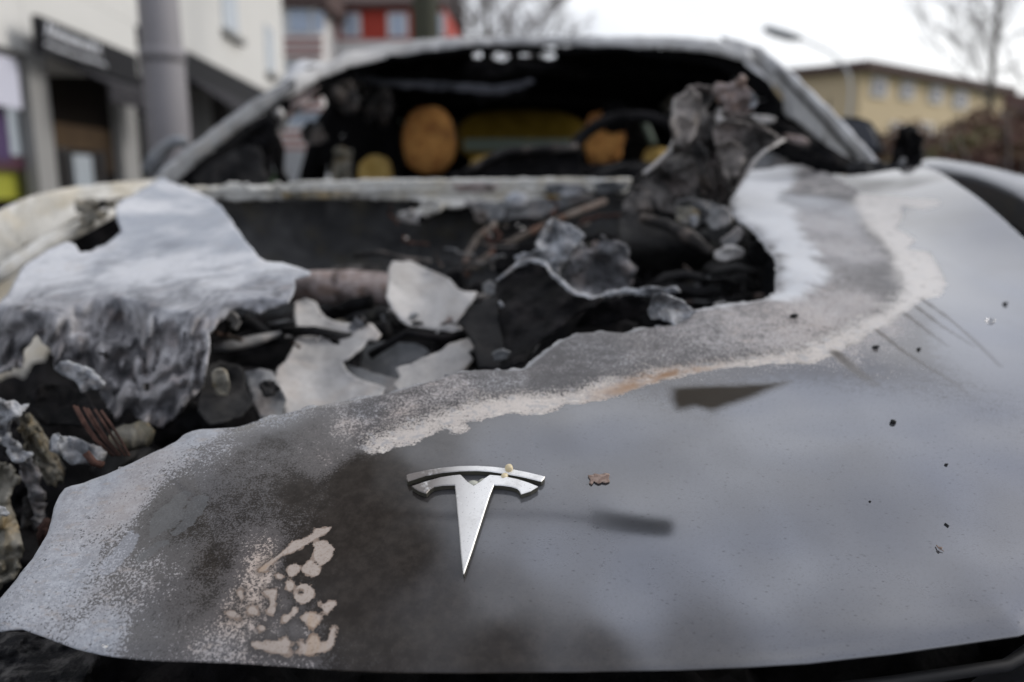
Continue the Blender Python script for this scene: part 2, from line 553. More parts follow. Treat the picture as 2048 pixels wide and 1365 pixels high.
# heat warping, strongest towards the torn edge
wv = np.sin(HP[:, 0] * 23 + 1.1) * np.sin(HP[:, 1] * 29 + HP[:, 0] * 9) + 0.6 * np.sin(HP[:, 0] * 51 + HP[:, 1] * 37)
HZ = HZ + 0.0022 * wv * np.exp(-dbay / 0.05) - 0.0045 * np.exp(-dbay / 0.006)
HZ -= 0.0032 * np.exp(-dfr / 0.006)
lw = np.clip((-0.02 - HP[:, 0]) / 0.25, 0, 1)
HZ += lw * 0.0035 * np.sin(HP[:, 0] * 34 + HP[:, 1] * 26 + 1.0) * np.clip(dbay / .03, 0, 1)

def U(poly): return np.array([tuple(on_hood(*p)[:2]) for p in poly])

strip_lo = C1((90, 770), (120, 785), (200, 765), (270, 740), (350, 730), (400, 710), (460, 680), (500, 660), (545, 650), (560, 632), (585, 660), (620, 668), (700, 655), (700, 630), (685, 595),
              (760, 600), (790, 580), (850, 565), (960, 545), (1010, 560), (1100, 550), (1200, 530), (1250, 500), (1270, 485), (1310, 495), (1350, 495), (1420, 478),
              (1500, 465), (1600, 440), (1740, 385), (1850, 350), (2000, 320))
strip_hi_r = C2((0, 1285), (150, 1250), (300, 1215), (450, 1190), (600, 1180), (720, 1165), (850, 1165), (960, 1165), (1080, 1115), (1180, 1060), (1240, 1040), (1290, 980), (1400, 940), (1480, 870),
                (1550, 830), (1600, 790), (1700, 770), (1740, 700), (1700, 620), (1640, 510), (1500, 490), (1560, 440), (1440, 370), (1480, 300), (1470, 240), (1600, 262), (1700, 235), (1690, 205), (1560, 195), (1380, 180), (1240, 170))
pale_in_r = C2((1210, 200), (1250, 300), (1320, 400), (1390, 460), (1450, 560), (1490, 660), (1490, 760), (1420, 830), (1300, 890), (1180, 960), (1000, 1060), (900, 1090), (600, 1140), (300, 1180), (0, 1215))
pale_in_l = C1((2000, 300), (1800, 320), (1600, 365), (1500, 380), (1300, 420), (1000, 455), (800, 490), (620, 530), (500, 570), (300, 630), (120, 710))
pale = strip_lo + strip_hi_r + pale_in_r + pale_in_l
burn = strip_lo + strip_hi_r + C2((1000, 30), (950, -10)) + [(1500, 320)] + BAY[1:26] + [(700, 800), (690, 850)] + [(715, 895)]
white = [(1500, 325), (1590, 333)] + C2((880, 90), (760, 175), (850, 270), (920, 400), (990, 520), (1020, 600), (1050, 700), (1000, 740), (850, 775), (600, 825), (350, 835)) + [(1380, 622), (1387, 606)] + BAY[0:12][::-1]
peels = [C4((985, 200), (940, 260), (860, 300), (760, 370), (680, 410), (600, 440), (520, 540), (470, 560), (440, 540), (500, 480), (600, 410), (640, 380), (700, 310), (770, 300), (850, 240), (850, 215), (880, 220), (950, 205)),
         C4((835, 340), (880, 305), (950, 305), (1000, 350), (1005, 390), (970, 460), (900, 500), (870, 480), (845, 430), (855, 360)),
         C4((770, 500), (830, 445), (870, 480), (905, 520), (890, 575), (840, 585), (780, 565), (755, 540)),
         C4((655, 510), (700, 485), (745, 490), (760, 540), (720, 570), (690, 600), (650, 580)),
         C4((555, 580), (590, 560), (630, 575), (620, 610), (580, 620)),
         C4((635, 620), (680, 605), (715, 650), (690, 700), (650, 705)),
         C4((700, 700), (730, 650), (790, 630), (850, 660), (860, 710), (820, 780), (760, 795), (705, 770)),
         C4((880, 790), (905, 750), (925, 785), (990, 740), (1025, 770), (1010, 810), (950, 870), (915, 830)),
         C4((690, 810), (720, 790), (740, 830), (720, 890), (685, 900), (640, 945), (610, 910), (620, 870), (680, 860)),
         C4((745, 900), (790, 845), (850, 845), (890, 870), (905, 840), (912, 900), (880, 940), (850, 980), (800, 940)),
         C4((715, 1150), (760, 1100), (720, 1050), (780, 1050), (790, 1080), (850, 990), (890, 1030), (910, 1080), (950, 1040), (970, 960), (1028, 945), (1000, 1090), (940, 1130), (850, 1155)),
         C4((370, 1060), (520, 1050), (620, 1050), (640, 1010), (650, 1050), (715, 1070), (650, 1100), (690, 1150), (600, 1150), (400, 1120)),
         C4((455, 700), (520, 680), (590, 690), (560, 760), (580, 840), (540, 890), (490, 850), (530, 760), (480, 730)),
         C4((340, 840), (400, 790), (450, 860), (420, 890), (360, 880)), C4((190, 850), (250, 830), (330, 890), (300, 910), (200, 880)),
         C4((270, 700), (320, 680), (340, 760), (290, 790)), C4((425, 960), (480, 930), (510, 1000), (450, 1000))]
peel_hole = C4(*[(750 + 20 * math.cos(a), 700 + 18 * math.sin(a)) for a in np.linspace(0, 6.0, 10)])
smooth1 = C7((705, 600), (720, 575), (860, 480), (900, 490), (860, 560), (865, 600), (830, 640), (700, 690))
smooth2 = C7((870, 560), (900, 515), (940, 505), (975, 515), (965, 560), (900, 640), (820, 690), (800, 670), (860, 610))
smooth3 = C7((625, 770), (700, 720), (780, 705), (800, 720), (720, 750), (650, 800))
film = C7((455, 830), (470, 780), (560, 690), (600, 640), (645, 655), (640, 700), (580, 780), (520, 830), (480, 845))
wedge_reflection = [(1342, 800), (1344, 776), (1400, 771), (1480, 769), (1582, 763), (1540, 782), (1504, 798), (1460, 812), (1424, 825), (1408, 819), (1392, 815), (1370, 820), (1352, 822)]
streaks = [(C2((1590, 785), (1750, 900), (1920, 1050), (2050, 1180)), .0016), (C2((1565, 835), (1700, 940), (1890, 1060)), .0018),
           (C2((1495, 875), (1620, 970), (1740, 1060)), .0016), (C2((1325, 965), (1480, 1090), (1620, 1180), (1800, 1290), (1850, 1330)), .0017), (C2((1090, 1105), (1200, 1200), (1300, 1275)), .0042)]

def chan(poly, cap=0.05):
    d = np.clip(sdf(HP, U(poly)), -cap, cap)
    return d
a_burn = chan(burn); a_pale = chan(pale); a_white = chan(white)
# peeled spots only near the left nose
a_peel = np.full(len(HP), -0.02)
near = (HP[:, 1] < 0.56) & (HP[:, 0] < 0.0)
Pn = HP[near]; bst = np.full(len(Pn), -0.02)
def roundoff(p):
    for _ in range(2): p = [q for i in range(len(p)) for q in ((p[i][0] * .75 + p[(i + 1) % len(p)][0] * .25, p[i][1] * .75 + p[(i + 1) % len(p)][1] * .25), (p[i][0] * .25 + p[(i + 1) % len(p)][0] * .75, p[i][1] * .25 + p[(i + 1) % len(p)][1] * .75))]
    return p
def grow(p, k):
    cx = sum(q[0] for q in p) / len(p); cy = sum(q[1] for q in p) / len(p)
    return [(cx + (q[0] - cx) * k, cy + (q[1] - cy) * k) for q in p]
for pl in peels: bst = np.maximum(bst, sdf(Pn, U(roundoff(grow(pl, 1.06)))))
bst = np.minimum(bst, -sdf(Pn, U(peel_hole)))
a_peel[near] = bst
a_sm = np.full(len(HP), -0.02); bst = np.full(len(Pn), -0.02)
for pl in (smooth1, smooth2, smooth3): bst = np.maximum(bst, sdf(Pn, U(pl)))
a_sm[near] = bst
a_film = np.full(len(HP), -0.02); a_film[near] = np.maximum(-0.02, sdf(Pn, U(film)))
a_wedge_reflection = chan(wedge_reflection, .03)
a_str = np.zeros(len(HP))
for ln, w in streaks:
    L = U(ln); d = segdist(HP, L, closed=False)
    tt = np.clip(np.hypot(HP[:, 0] - L[0][0], HP[:, 1] - L[0][1]) / math.hypot(L[-1][0] - L[0][0], L[-1][1] - L[0][1]), 0, 1)
    a_str = np.maximum(a_str, np.exp(-(d / (w * 1.35)) ** 4) * (1.0 - 0.7 * tt))
# samples of soot and plain darkening, ash cover and pinkness across the panel
SM = [(-20, 1230, .35, .62, .0), (0, 1200, .35, .66, .05), (150, 1000, .35, .74, .1), (250, 1000, .45, .68, .4), (120, 1150, .35, .70, .0), (200, 1265, .4, .66, .0), (300, 1250, .7, .3, .1), (380, 1050, .85, .16, .1),
      (280, 1150, .6, .46, .3), (330, 1150, .75, .38, .4), (330, 1030, .7, .2, .1), (430, 900, .75, .42, .1), (400, 868, .4, .74, .0), (200, 950, .3, .82, .0), (300, 930, .4, .66, .25), (560, 830, .55, .5, .0), (550, 880, .85, .2, .1), (620, 870, .8, .28, .5),
      (700, 850, .7, .5, .6), (500, 1000, .88, .18, .2), (480, 930, .85, .25, .2), (600, 980, .92, .08, .4), (650, 920, .8, .35, .7), (700, 950, 1.05, .02, .4), (700, 1050, 1.05, .0, .4), (800, 1110, .92, .0, .4), (850, 900, .62, .0, 0), (780, 950, .85, .0, .4),
      (880, 1200, .78, .0, .3), (700, 1200, .9, .0, .3), (500, 1200, .9, .54, 1), (465, 1230, .85, .5, 1), (530, 1130, .9, .54, 1), (430, 1130, .9, .12, .6), (420, 1200, .85, .2, .7), (350, 1210, .85, .3, .5), (560, 1300, .8, .38, .6), (430, 1300, .6, .45, .4), (750, 1310, .85, .08, .0),
      (600, 1120, .97, .0, .3), (1000, 1300, .85, .02, .2), (1000, 1180, .6, .0, .2), (1100, 1100, .25, .0, .2), (1100, 900, .25, .0, .2), (1000, 890, .32, .0, .2), (1200, 860, .15, 0, 0), (960, 1000, .55, 0, 0), (1000, 1060, .38, 0, 0),
      (900, 780, .7, .5, .4), (800, 830, .7, .52, .6), (730, 820, .75, .42, .1), (1000, 750, .5, .42, .1), (1100, 740, .6, .34, .2), (1200, 700, .6, .40, .1), (1300, 690, .5, .45, .3), (1400, 660, .45, .5, .3), (1500, 660, .4, .55, .4),
      (1600, 650, .35, .56, .5), (1700, 620, .3, .60, .4), (1700, 500, .4, .60, .25), (1640, 450, .4, .64, .2), (1600, 400, .3, .65, .0), (1750, 420, .3, .7, .1), (1300, 1000, .06, .0, 0), (1500, 1100, 0, 0, 0),
      (1800, 900, 0, 0, 0), (2000, 700, .08, 0, 0), (2048, 1200, 0, 0, 0), (1400, 1315, .6, 0, 0), (1700, 1300, .4, 0, 0), (2000, 1262, .35, 0, 0), (1200, 1315, .75, 0, 0), (1250, 1200, .2, 0, 0), (1600, 850, 0, 0, 0), (1900, 420, .36, 0, 0), (1960, 480, .3, 0, 0), (1680, 368, .8, 0, 0), (1800, 348, .55, 0, 0), (1860, 380, .4, 0, 0), (1920, 480, .25, 0, 0), (1750, 370, .85, 0, 0), (1820, 368, .75, 0, 0), (1920, 550, .16, 0, 0), (1980, 600, .12, 0, 0)]  # rear-edge and upper-right values just darken the paint
S2 = U([(s[0], s[1]) for s in SM]); SV = np.array([s[2:] for s in SM])
num = np.zeros((len(HP), 3)); den = np.zeros(len(HP))
for k in range(len(SM)):
    d2 = (HP[:, 0] - S2[k, 0]) ** 2 + (HP[:, 1] - S2[k, 1]) ** 2
    w = 1.0 / (d2 + 4e-5) ** 1.7
    num += w[:, None] * SV[k]; den += w
F3 = num / den[:, None]

hv = np.stack([HP[:, 0], HP[:, 1], HZ], 1)
me = bpy.data.meshes.new("hood")
me.from_pydata(hv.tolist(), [], HFl)
me.update()
for nm, arr in (("burn", a_burn), ("pale", a_pale), ("white", a_white), ("peel", a_peel), ("smooth_film", a_sm), ("film", a_film), ("wedge_reflection", a_wedge_reflection), ("streak", a_str),
                ("soot", F3[:, 0]), ("ashes", F3[:, 1]), ("pink", F3[:, 2]), ("rim", dbay)):  # soot also holds the plain darkening
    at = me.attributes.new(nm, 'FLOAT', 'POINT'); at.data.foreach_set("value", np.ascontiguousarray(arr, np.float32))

def hood_mat():
    m, nt, b = nodes('burnt_bonnet')
    co = objco(nt)
    A = lambda n: N(nt, "ShaderNodeAttribute", attribute_name=n).outputs["Fac"]
    burn, pale, white, peel, smf, film, wedge_reflection, streak, soot, ashes, pink, rim = (A(n) for n in ("burn", "pale", "white", "peel", "smooth_film", "film", "wedge_reflection", "streak", "soot", "ashes", "pink", "rim"))
    map_ = N(nt, "ShaderNodeMapping"); map_.inputs["Rotation"].default_value = (0, 0, math.radians(-35)); map_.inputs["Scale"].default_value = (1.0, 2.6, 1.0)
    nt.links.new(co, map_.inputs[0])
    n_f = ntex(nt, co, 620, 5, .8)            # speckle
    n_m = ntex(nt, co, 130, 5, .7)
    n_l = ntex(nt, co, 26, 5, .65, .5)
    n_e = ntex(nt, map_.outputs[0], 90, 5, .7)  # ragged edges
    n_d = ntex(nt, map_.outputs[0], 700, 2, .5)  # dust
    # paint
    pc = mix(nt, ntex(nt, co, 6, 4, .6), (0.205, 0.213, 0.235), (0.265, 0.273, 0.298))
    vor = N(nt, "ShaderNodeTexVoronoi"); vor.inputs["Scale"].default_value = 170
    nt.links.new(map_.outputs[0], vor.inputs["Vector"])
    vd = vor.outputs["Distance"]; wn_ = N(nt, "ShaderNodeSeparateColor"); nt.links.new(vor.outputs["Color"], wn_.inputs[0])
    dots = math_(nt, 'MULTIPLY', sstep(nt, vd, .22, .08), sstep(nt, wn_.outputs[0], .56, .66))
    pc = mix(nt, math_(nt, 'MULTIPLY', dots, .55), pc, (0.05, 0.05, 0.055))
    dust = sstep(nt, n_d, .55, .70)
    pc = mix(nt, math_(nt, 'MULTIPLY', dust, .45), pc, (0.12, 0.12, 0.125))
    smk = ntex(nt, co, 9, 2, .5, .3)
    pc = mix(nt, math_(nt, 'MULTIPLY', sstep(nt, smk, .42, .68), .30), pc, (0.10, 0.094, 0.088))
    # soot and plain darkening on paint
    sf = math_(nt, 'ADD', soot, math_(nt, 'MULTIPLY', math_(nt, 'SUBTRACT', n_l, .5), .12), clamp=True)
    sk = mix(nt, sstep(nt, n_m, .35, .7), (0.0175, 0.0135, 0.0105), (0.034, 0.0275, 0.0225))
    c = mix(nt, sstep(nt, sf, .0, .92), pc, sk)
    met = math_(nt, 'MULTIPLY', math_(nt, 'SUBTRACT', 1.0, sstep(nt, sf, .1, .75)), .8)
    rgh = math_(nt, 'ADD', .035, math_(nt, 'MULTIPLY', sf, .26))
    coat = math_(nt, 'SUBTRACT', 1.0, sstep(nt, sf, .55, 1.0))
    coat = math_(nt, 'ADD', math_(nt, 'MULTIPLY', coat, .78), .02)
    # burnt through: mottled grey primer
    edge = math_(nt, 'MULTIPLY', math_(nt, 'SUBTRACT', n_e, .5), .010)
    edge2 = math_(nt, 'ADD', edge, math_(nt, 'MULTIPLY', math_(nt, 'SUBTRACT', n_f, .5), .006))
    fb = sstep(nt, math_(nt, 'ADD', burn, edge2), -.0005, .0005)
    grey = mix(nt, sstep(nt, n_m, .34, .66), (0.026, 0.026, 0.029), (0.145, 0.142, 0.15))
    grey = mix(nt, sstep(nt, n_l, .42, .68), grey, (0.15, 0.142, 0.142))
    sx1 = N(nt, "ShaderNodeSeparateXYZ"); nt.links.new(co, sx1.inputs[0])
    grey = mix(nt, math_(nt, 'MULTIPLY', sstep(nt, sx1.outputs[0], .18, .40), .6), grey, mix(nt, sstep(nt, ntex(nt, co, 48, 6, .75, .3), .42, .58), (0.15, 0.148, 0.152), (0.46, 0.44, 0.43)))
    n_q = ntex(nt, co, 70, 6, .8, .5)
    grey = mix(nt, math_(nt, 'MULTIPLY', math_(nt, 'MULTIPLY', sstep(nt, n_q, .56, .63), sstep(nt, sx1.outputs[0], .0, .2)), .75), grey, (0.05, 0.048, 0.05))
    c = mix(nt, fb, c, grey)
    # grey scorch with fine dark pits between soot and ash
    n_g = ntex(nt, co, 900, 3, .75); n_p = ntex(nt, co, 480, 3, .8)
    cov2 = math_(nt, 'SUBTRACT', .66, math_(nt, 'MULTIPLY', ashes, .75))
    fg = math_(nt, 'MULTIPLY', sstep(nt, math_(nt, 'SUBTRACT', math_(nt, 'ADD', math_(nt, 'MULTIPLY', n_g, .7), math_(nt, 'MULTIPLY', n_m, .3)), cov2), -.05, .05), sstep(nt, ashes, .03, .14))
    scg = mix(nt, n_l, (0.075, 0.075, 0.078), (0.125, 0.12, 0.122))
    scg = mix(nt, math_(nt, 'MULTIPLY', pink, .5), scg, (0.12, 0.095, 0.08))
    c = mix(nt, math_(nt, 'MULTIPLY', fg, .85), c, scg)
    # ash speckle
    cov = math_(nt, 'SUBTRACT', 1.0, ashes)
    thr = math_(nt, 'ADD', math_(nt, 'MULTIPLY', cov, .44), .28)
    spk = math_(nt, 'ADD', math_(nt, 'MULTIPLY', n_f, .62), math_(nt, 'ADD', math_(nt, 'MULTIPLY', n_m, .22), math_(nt, 'MULTIPLY', n_l, .16)))
    fs = sstep(nt, math_(nt, 'SUBTRACT', spk, thr), -.022, .022)
    fs = math_(nt, 'MULTIPLY', fs, sstep(nt, ashes, .005, .05))
    ashc = mix(nt, n_l, (0.25, 0.265, 0.295), (0.40, 0.415, 0.445))
    ashc = mix(nt, math_(nt, 'MULTIPLY', sstep(nt, n_m, .42, .62), .5), ashc, (0.17, 0.175, 0.19))
    ashc = mix(nt, math_(nt, 'MULTIPLY', sstep(nt, n_f, .54, .62), .55), ashc, (0.52, 0.53, 0.56))
    ashc = mix(nt, math_(nt, 'MULTIPLY', sstep(nt, n_e, .54, .64), .5), ashc, (0.30, 0.265, 0.24))
    ashc = mix(nt, math_(nt, 'MULTIPLY', sstep(nt, n_f, .40, .33), .7), ashc, (0.14, 0.14, 0.145))
    ashc = mix(nt, math_(nt, 'MULTIPLY', pink, .85), ashc, (0.50, 0.405, 0.335))
    c = mix(nt, fs, c, ashc)
    pit = math_(nt, 'MULTIPLY', sstep(nt, n_p, .60, .66), math_(nt, 'MULTIPLY', sstep(nt, ashes, .02, .2), sstep(nt, ashes, .95, .5)))
    c = mix(nt, math_(nt, 'MULTIPLY', pit, .8), c, (0.022, 0.021, 0.021))
    # smooth scorched films
    sm = sstep(nt, math_(nt, 'ADD', smf, math_(nt, 'MULTIPLY', edge, .9)), -.0004, .0004)
    c = mix(nt, math_(nt, 'MULTIPLY', sm, .55), c, mix(nt, n_l, (0.085, 0.087, 0.09), (0.15, 0.155, 0.16)))
    fm = sstep(nt, math_(nt, 'ADD', film, math_(nt, 'MULTIPLY', edge, .9)), -.0004, .0006)
    c = mix(nt, math_(nt, 'MULTIPLY', fm, .4), c, (0.42, 0.44, 0.49))
    # pale primer strip along the paint edge, its inner side breaking into specks
    pin = math_(nt, 'ADD', math_(nt, 'ADD', pale, .0055), math_(nt, 'MULTIPLY', math_(nt, 'SUBTRACT', spk, .5), .13))
    fp = math_(nt, 'MULTIPLY', sstep(nt, math_(nt, 'ADD', pin, edge2), -.0005, .0015), fb)
    palec = mix(nt, n_l, (0.43, 0.385, 0.35), (0.56, 0.515, 0.475))
    palec = mix(nt, math_(nt, 'MULTIPLY', sstep(nt, n_m, .50, .60), .7), palec, (0.30, 0.30, 0.31))
    palec = mix(nt, math_(nt, 'MULTIPLY', sstep(nt, n_f, .56, .66), .4), palec, (0.22, 0.19, 0.17))
    palec = mix(nt, math_(nt, 'MULTIPLY', sstep(nt, n_e, .58, .64), .6), palec, (0.68, 0.64, 0.58))
    sx2 = N(nt, "ShaderNodeSeparateXYZ"); nt.links.new(co, sx2.inputs[0])
    palec = mix(nt, math_(nt, 'MULTIPLY', sstep(nt, sx2.outputs[0], .20, .42), .7), palec, mix(nt, n_m, (0.52, 0.50, 0.48), (0.66, 0.645, 0.63)))
    palec = mix(nt, math_(nt, 'MULTIPLY', math_(nt, 'MULTIPLY', sstep(nt, n_q, .57, .63), sstep(nt, sx2.outputs[0], .1, .25)), .65), palec, (0.12, 0.11, 0.105))
    c = mix(nt, fp, c, palec)
    sepx = N(nt, "ShaderNodeSeparateXYZ"); nt.links.new(co, sepx.inputs[0])
    # rust run in the middle of that strip
    sep = N(nt, "ShaderNodeSeparateXYZ"); nt.links.new(co, sep.inputs[0])
    rx = math_(nt, 'ABSOLUTE', math_(nt, 'SUBTRACT', sep.outputs[0], RUSTX))
    fr = math_(nt, 'MULTIPLY', sstep(nt, rx, .075, .01), sstep(nt, n_l, .38, .56))
    fr = math_(nt, 'MULTIPLY', fr, sstep(nt, pale, -.020, -.004))
    fr = math_(nt, 'MULTIPLY', math_(nt, 'MULTIPLY', fr, sstep(nt, math_(nt, 'ABSOLUTE', math_(nt, 'SUBTRACT', burn, .006)), .014, .0)), fb)
    c = mix(nt, math_(nt, 'MULTIPLY', fr, .9), c, mix(nt, n_m, (0.30, 0.15, 0.05), (0.14, 0.075, 0.035)))
    # peeled spots
    fpe = sstep(nt, math_(nt, 'ADD', peel, math_(nt, 'ADD', math_(nt, 'MULTIPLY', edge, .22), math_(nt, 'ADD', math_(nt, 'MULTIPLY', math_(nt, 'SUBTRACT', n_f, .5), .004), math_(nt, 'MULTIPLY', math_(nt, 'SUBTRACT', n_m, .5), .007)))), -.00025, .00025)
    pinkc = mix(nt, n_m, (0.32, 0.265, 0.23), (0.45, 0.395, 0.35))
    pinkc = mix(nt, math_(nt, 'MULTIPLY', sstep(nt, n_f, .52, .62), .5), pinkc, (0.19, 0.135, 0.095))
    pinkc = mix(nt, math_(nt, 'MULTIPLY', sstep(nt, n_l, .56, .66), .4), pinkc, (0.40, 0.26, 0.14))
    pinkc = mix(nt, math_(nt, 'MULTIPLY', sstep(nt, math_(nt, 'ADD', peel, math_(nt, 'MULTIPLY', edge, .22)), .0012, .0001), .6), pinkc, (0.15, 0.10, 0.07))
    halo = math_(nt, 'MULTIPLY', sstep(nt, math_(nt, 'ADD', peel, math_(nt, 'MULTIPLY', edge, .5)), -.004, .0), .5)
    c = mix(nt, halo, c, (0.02, 0.016, 0.013))
    c = mix(nt, fpe, c, pinkc)
    # bare aluminium round the hole
    fw = sstep(nt, math_(nt, 'ADD', white, math_(nt, 'MULTIPLY', math_(nt, 'SUBTRACT', n_l, .5), .06)), -.006, .016)
    c = mix(nt, fw, c, mix(nt, math_(nt, 'MULTIPLY', sstep(nt, n_m, .5, .68), .35), mix(nt, n_l, (0.45, 0.465, 0.495), (0.62, 0.635, 0.655)), (0.50, 0.46, 0.43)))
    # dark wedge reflection painted into the colour, then soot runs
    fsm = math_(nt, 'MULTIPLY', sstep(nt, math_(nt, 'ADD', wedge_reflection, math_(nt, 'MULTIPLY', edge, .4)), -.005, .006), .98)
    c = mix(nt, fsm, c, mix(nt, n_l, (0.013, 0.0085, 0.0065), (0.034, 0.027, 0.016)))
    stf = math_(nt, 'MULTIPLY', streak, sstep(nt, n_m, .15, .4))
    c = mix(nt, stf, c, (0.065, 0.055, 0.045))
    # light torn rim
    ri = math_(nt, 'MULTIPLY', sstep(nt, rim, .006, .0005), .5)
    c = mix(nt, ri, c, (0.42, 0.43, 0.45))
    rough_all = fs
    for o_ in (fb, fp, fpe, fw, fsm, stf):
        rough_all = math_(nt, 'MAXIMUM', rough_all, o_)
    nt.links.new(c, b.inputs["Base Color"])
    inv = math_(nt, 'SUBTRACT', 1.0, rough_all)
    nt.links.new(math_(nt, 'MULTIPLY', met, inv), b.inputs["Metallic"])
    nt.links.new(math_(nt, 'ADD', rgh, math_(nt, 'MULTIPLY', rough_all, .45)), b.inputs["Roughness"])
    nt.links.new(math_(nt, 'MULTIPLY', coat, inv), b.inputs["Coat Weight"])
    nt.links.new(math_(nt, 'SUBTRACT', .5, math_(nt, 'MULTIPLY', math_(nt, 'MAXIMUM', sstep(nt, sf, .3, 1.0), fsm), .40)), b.inputs["Specular IOR Level"])
    b.inputs["Coat Roughness"].default_value = .03
    h = math_(nt, 'ADD', math_(nt, 'MULTIPLY', fs, -.35), math_(nt, 'MULTIPLY', math_(nt, 'MAXIMUM', fp, fpe), -.8))
    h = math_(nt, 'ADD', h, math_(nt, 'MULTIPLY', math_(nt, 'MULTIPLY', n_f, rough_all), .35))
    bump(nt, b, h, .0006, .6)
    return m
RUSTX = float(on_hood(1310, 762).x)
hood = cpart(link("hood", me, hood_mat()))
hm = hood.modifiers.new("thickness", 'SOLIDIFY'); hm.thickness = 0.0014; hm.offset = -1
hood["label"] = "grey bonnet, its left half and middle burnt away"

# ---- emblem on the bonnet
def hood_sub(o):
    o.parent = hood
    o.matrix_parent_inverse = hood.matrix_world.inverted()
    return o

def badge_mat():
    m, nt, b = nodes('brushed_badge_metal')
    co = objco(nt)
    n = ntex(nt, co, 60, 5, .7)
    sep = N(nt, "ShaderNodeSeparateXYZ"); nt.links.new(co, sep.inputs[0])
    lf = math_(nt, 'ADD', sep.outputs[0], math_(nt, 'MULTIPLY', math_(nt, 'SUBTRACT', n, .5), .03))
    scorch = math_(nt, 'MULTIPLY', sstep(nt, lf, BX0 + .055, BX0 + .012), sstep(nt, n, .26, .46))
    c = mix(nt, sstep(nt, n, .45, .7), (0.86, 0.855, 0.84), (0.66, 0.65, 0.63))
    c = mix(nt, math_(nt, 'MULTIPLY', scorch, .9), c, (0.09, 0.072, 0.062))
    c = mix(nt, math_(nt, 'MULTIPLY', sstep(nt, ntex(nt, co, 900, 2, .6), .62, .7), .5), c, (0.25, 0.24, 0.23))
    geo = N(nt, "ShaderNodeNewGeometry")
    nt.links.new(c, b.inputs["Base Color"])
    b.inputs["Metallic"].default_value = .25; b.inputs["Roughness"].default_value = .4
    bump(nt, b, ntex(nt, co, 500, 3, .7), .0002, .4)
    return m

def C8(*p): return [(680 + x / 2.334, 780 + y / 2.334) for x, y in p]
EMB = [C8((310, 410), (322, 404), (400, 387), (480, 374), (560, 367), (640, 366), (720, 371), (800, 381), (880, 397), (957, 416), (952, 428), (940, 441), (860, 421), (780, 406), (700, 394), (640, 390), (560, 392), (480, 399), (400, 414), (318, 441), (312, 430)),
       C8((335, 461), (400, 439), (470, 419), (530, 410), (563, 407), (580, 424), (595, 440), (625, 459), (655, 440), (675, 424), (700, 408), (760, 413), (830, 428), (880, 444), (925, 463), (890, 485), (845, 500), (838, 484), (828, 474), (800, 465), (760, 459), (719, 457),
          (700, 505), (660, 630), (620, 755), (580, 872), (576, 872), (566, 780), (556, 660), (545, 540), (537, 457), (480, 459), (440, 466), (420, 479), (405, 497), (370, 485), (350, 473))]
BX0 = float(on_hood(*EMB[0][0]).x)
M['badge'] = badge_mat()
M['badgeside'] = plain('badge_side', (0.10, 0.095, 0.075), .4, .2, 20, .4)
bm = bmesh.new()
for ol in EMB:
    pts = densify(ol, 6)
    base = [on_hood(*p, off=.0022) for p in pts]
    P = [Vector(p) for p in pts]
    _, _, fo, ov, _, _ = geometry.delaunay_2d_cdt(P, [(i, (i + 1) % len(P)) for i in range(len(P))], [list(range(len(P)))], 1, 1e-5)
    cx = sum((b for b in base), Vector()) / len(base)
    nrm = hood_n(cx.x, cx.y)
    H = 0.0026
    n = len(pts)
    # inset ring for a chamfer
    ins2 = []
    for i in range(n):
        a, b, c = base[i - 1], base[i], base[(i + 1) % n]
        t = ((b - a).normalized() + (c - b).normalized()).normalized()
        sgn = 1
        ins2.append((b, t))
    area = sum(P[i].x * P[(i + 1) % n].y - P[(i + 1) % n].x * P[i].y for i in range(n))
    s_in = -1 if area > 0 else 1
    inner = [b + nrm.cross(t).normalized() * (s_in * 0.00055) for b, t in ins2]
    v0 = [bm.verts.new(b - nrm * 0.0014) for b in base]
    v1 = [bm.verts.new(b + nrm * (H - .0005)) for b in base]
    v2 = [bm.verts.new(b + nrm * H) for b in inner]
    for i in range(n):
        j = (i + 1) % n
        f = bm.faces.new((v0[i], v0[j], v1[j], v1[i])); f.material_index = 1
        f = bm.faces.new((v1[i], v1[j], v2[j], v2[i]))
    cen = np.array([np.mean([pts[i] for i in f], 0) for f in fo])
    ok = inpoly(cen, pts)
    for f, k in zip(fo, ok):
        if k: bm.faces.new([v2[i] for i in f])
bmesh.ops.recalc_face_normals(bm, faces=bm.faces)
mee = bpy.data.meshes.new("emblem"); bm.to_mesh(mee); bm.free()
emb = hood_sub(link("emblem", mee, [M['badge'], M['badgeside']], smooth=False))
emb["label"] = "silver T-shaped emblem, scorched at its left end"

# ---- bits lying on the bonnet
def blob(name, px, py, r, mat, lift=0.0, sq=(1, 1, .8), label=None, cat=None, group=None, wob=.12, seg=2):
    p = on_hood(px, py, off=lift + r * .55)
    bmx = bmesh.new(); bmesh.ops.create_icosphere(bmx, subdivisions=seg, radius=r)
    for v in bmx.verts:
        k = 1 + wob * noise.noise(v.co * (1.3 / r) + Vector((px, py, 0)))
        v.co = Vector((v.co.x * sq[0], v.co.y * sq[1], v.co.z * sq[2])) * k
    mex = bpy.data.meshes.new(name); bmx.to_mesh(mex); bmx.free()
    o = link(name, mex, mat); o.location = p; o.rotation_euler = (random.uniform(-.3, .3), random.uniform(-.3, .3), random.uniform(0, 3))
    if label: tag(o, label, cat, group)
    return o
M['seed'] = plain('cream_seed', (0.62, 0.52, 0.33), .35, .12, 300)
M['seedgrey'] = plain('pale_pebble', (0.40, 0.40, 0.34), .4, .2, 300)
M['crumb'] = plain('black_crumb', (0.012, 0.012, 0.012), .8, .3, 300)
blob("pebble", 1018, 937, .0028, M['seed'], .0045, (1, .95, 1.05), "round cream pebble standing on the upper bar of the emblem", "pebble")
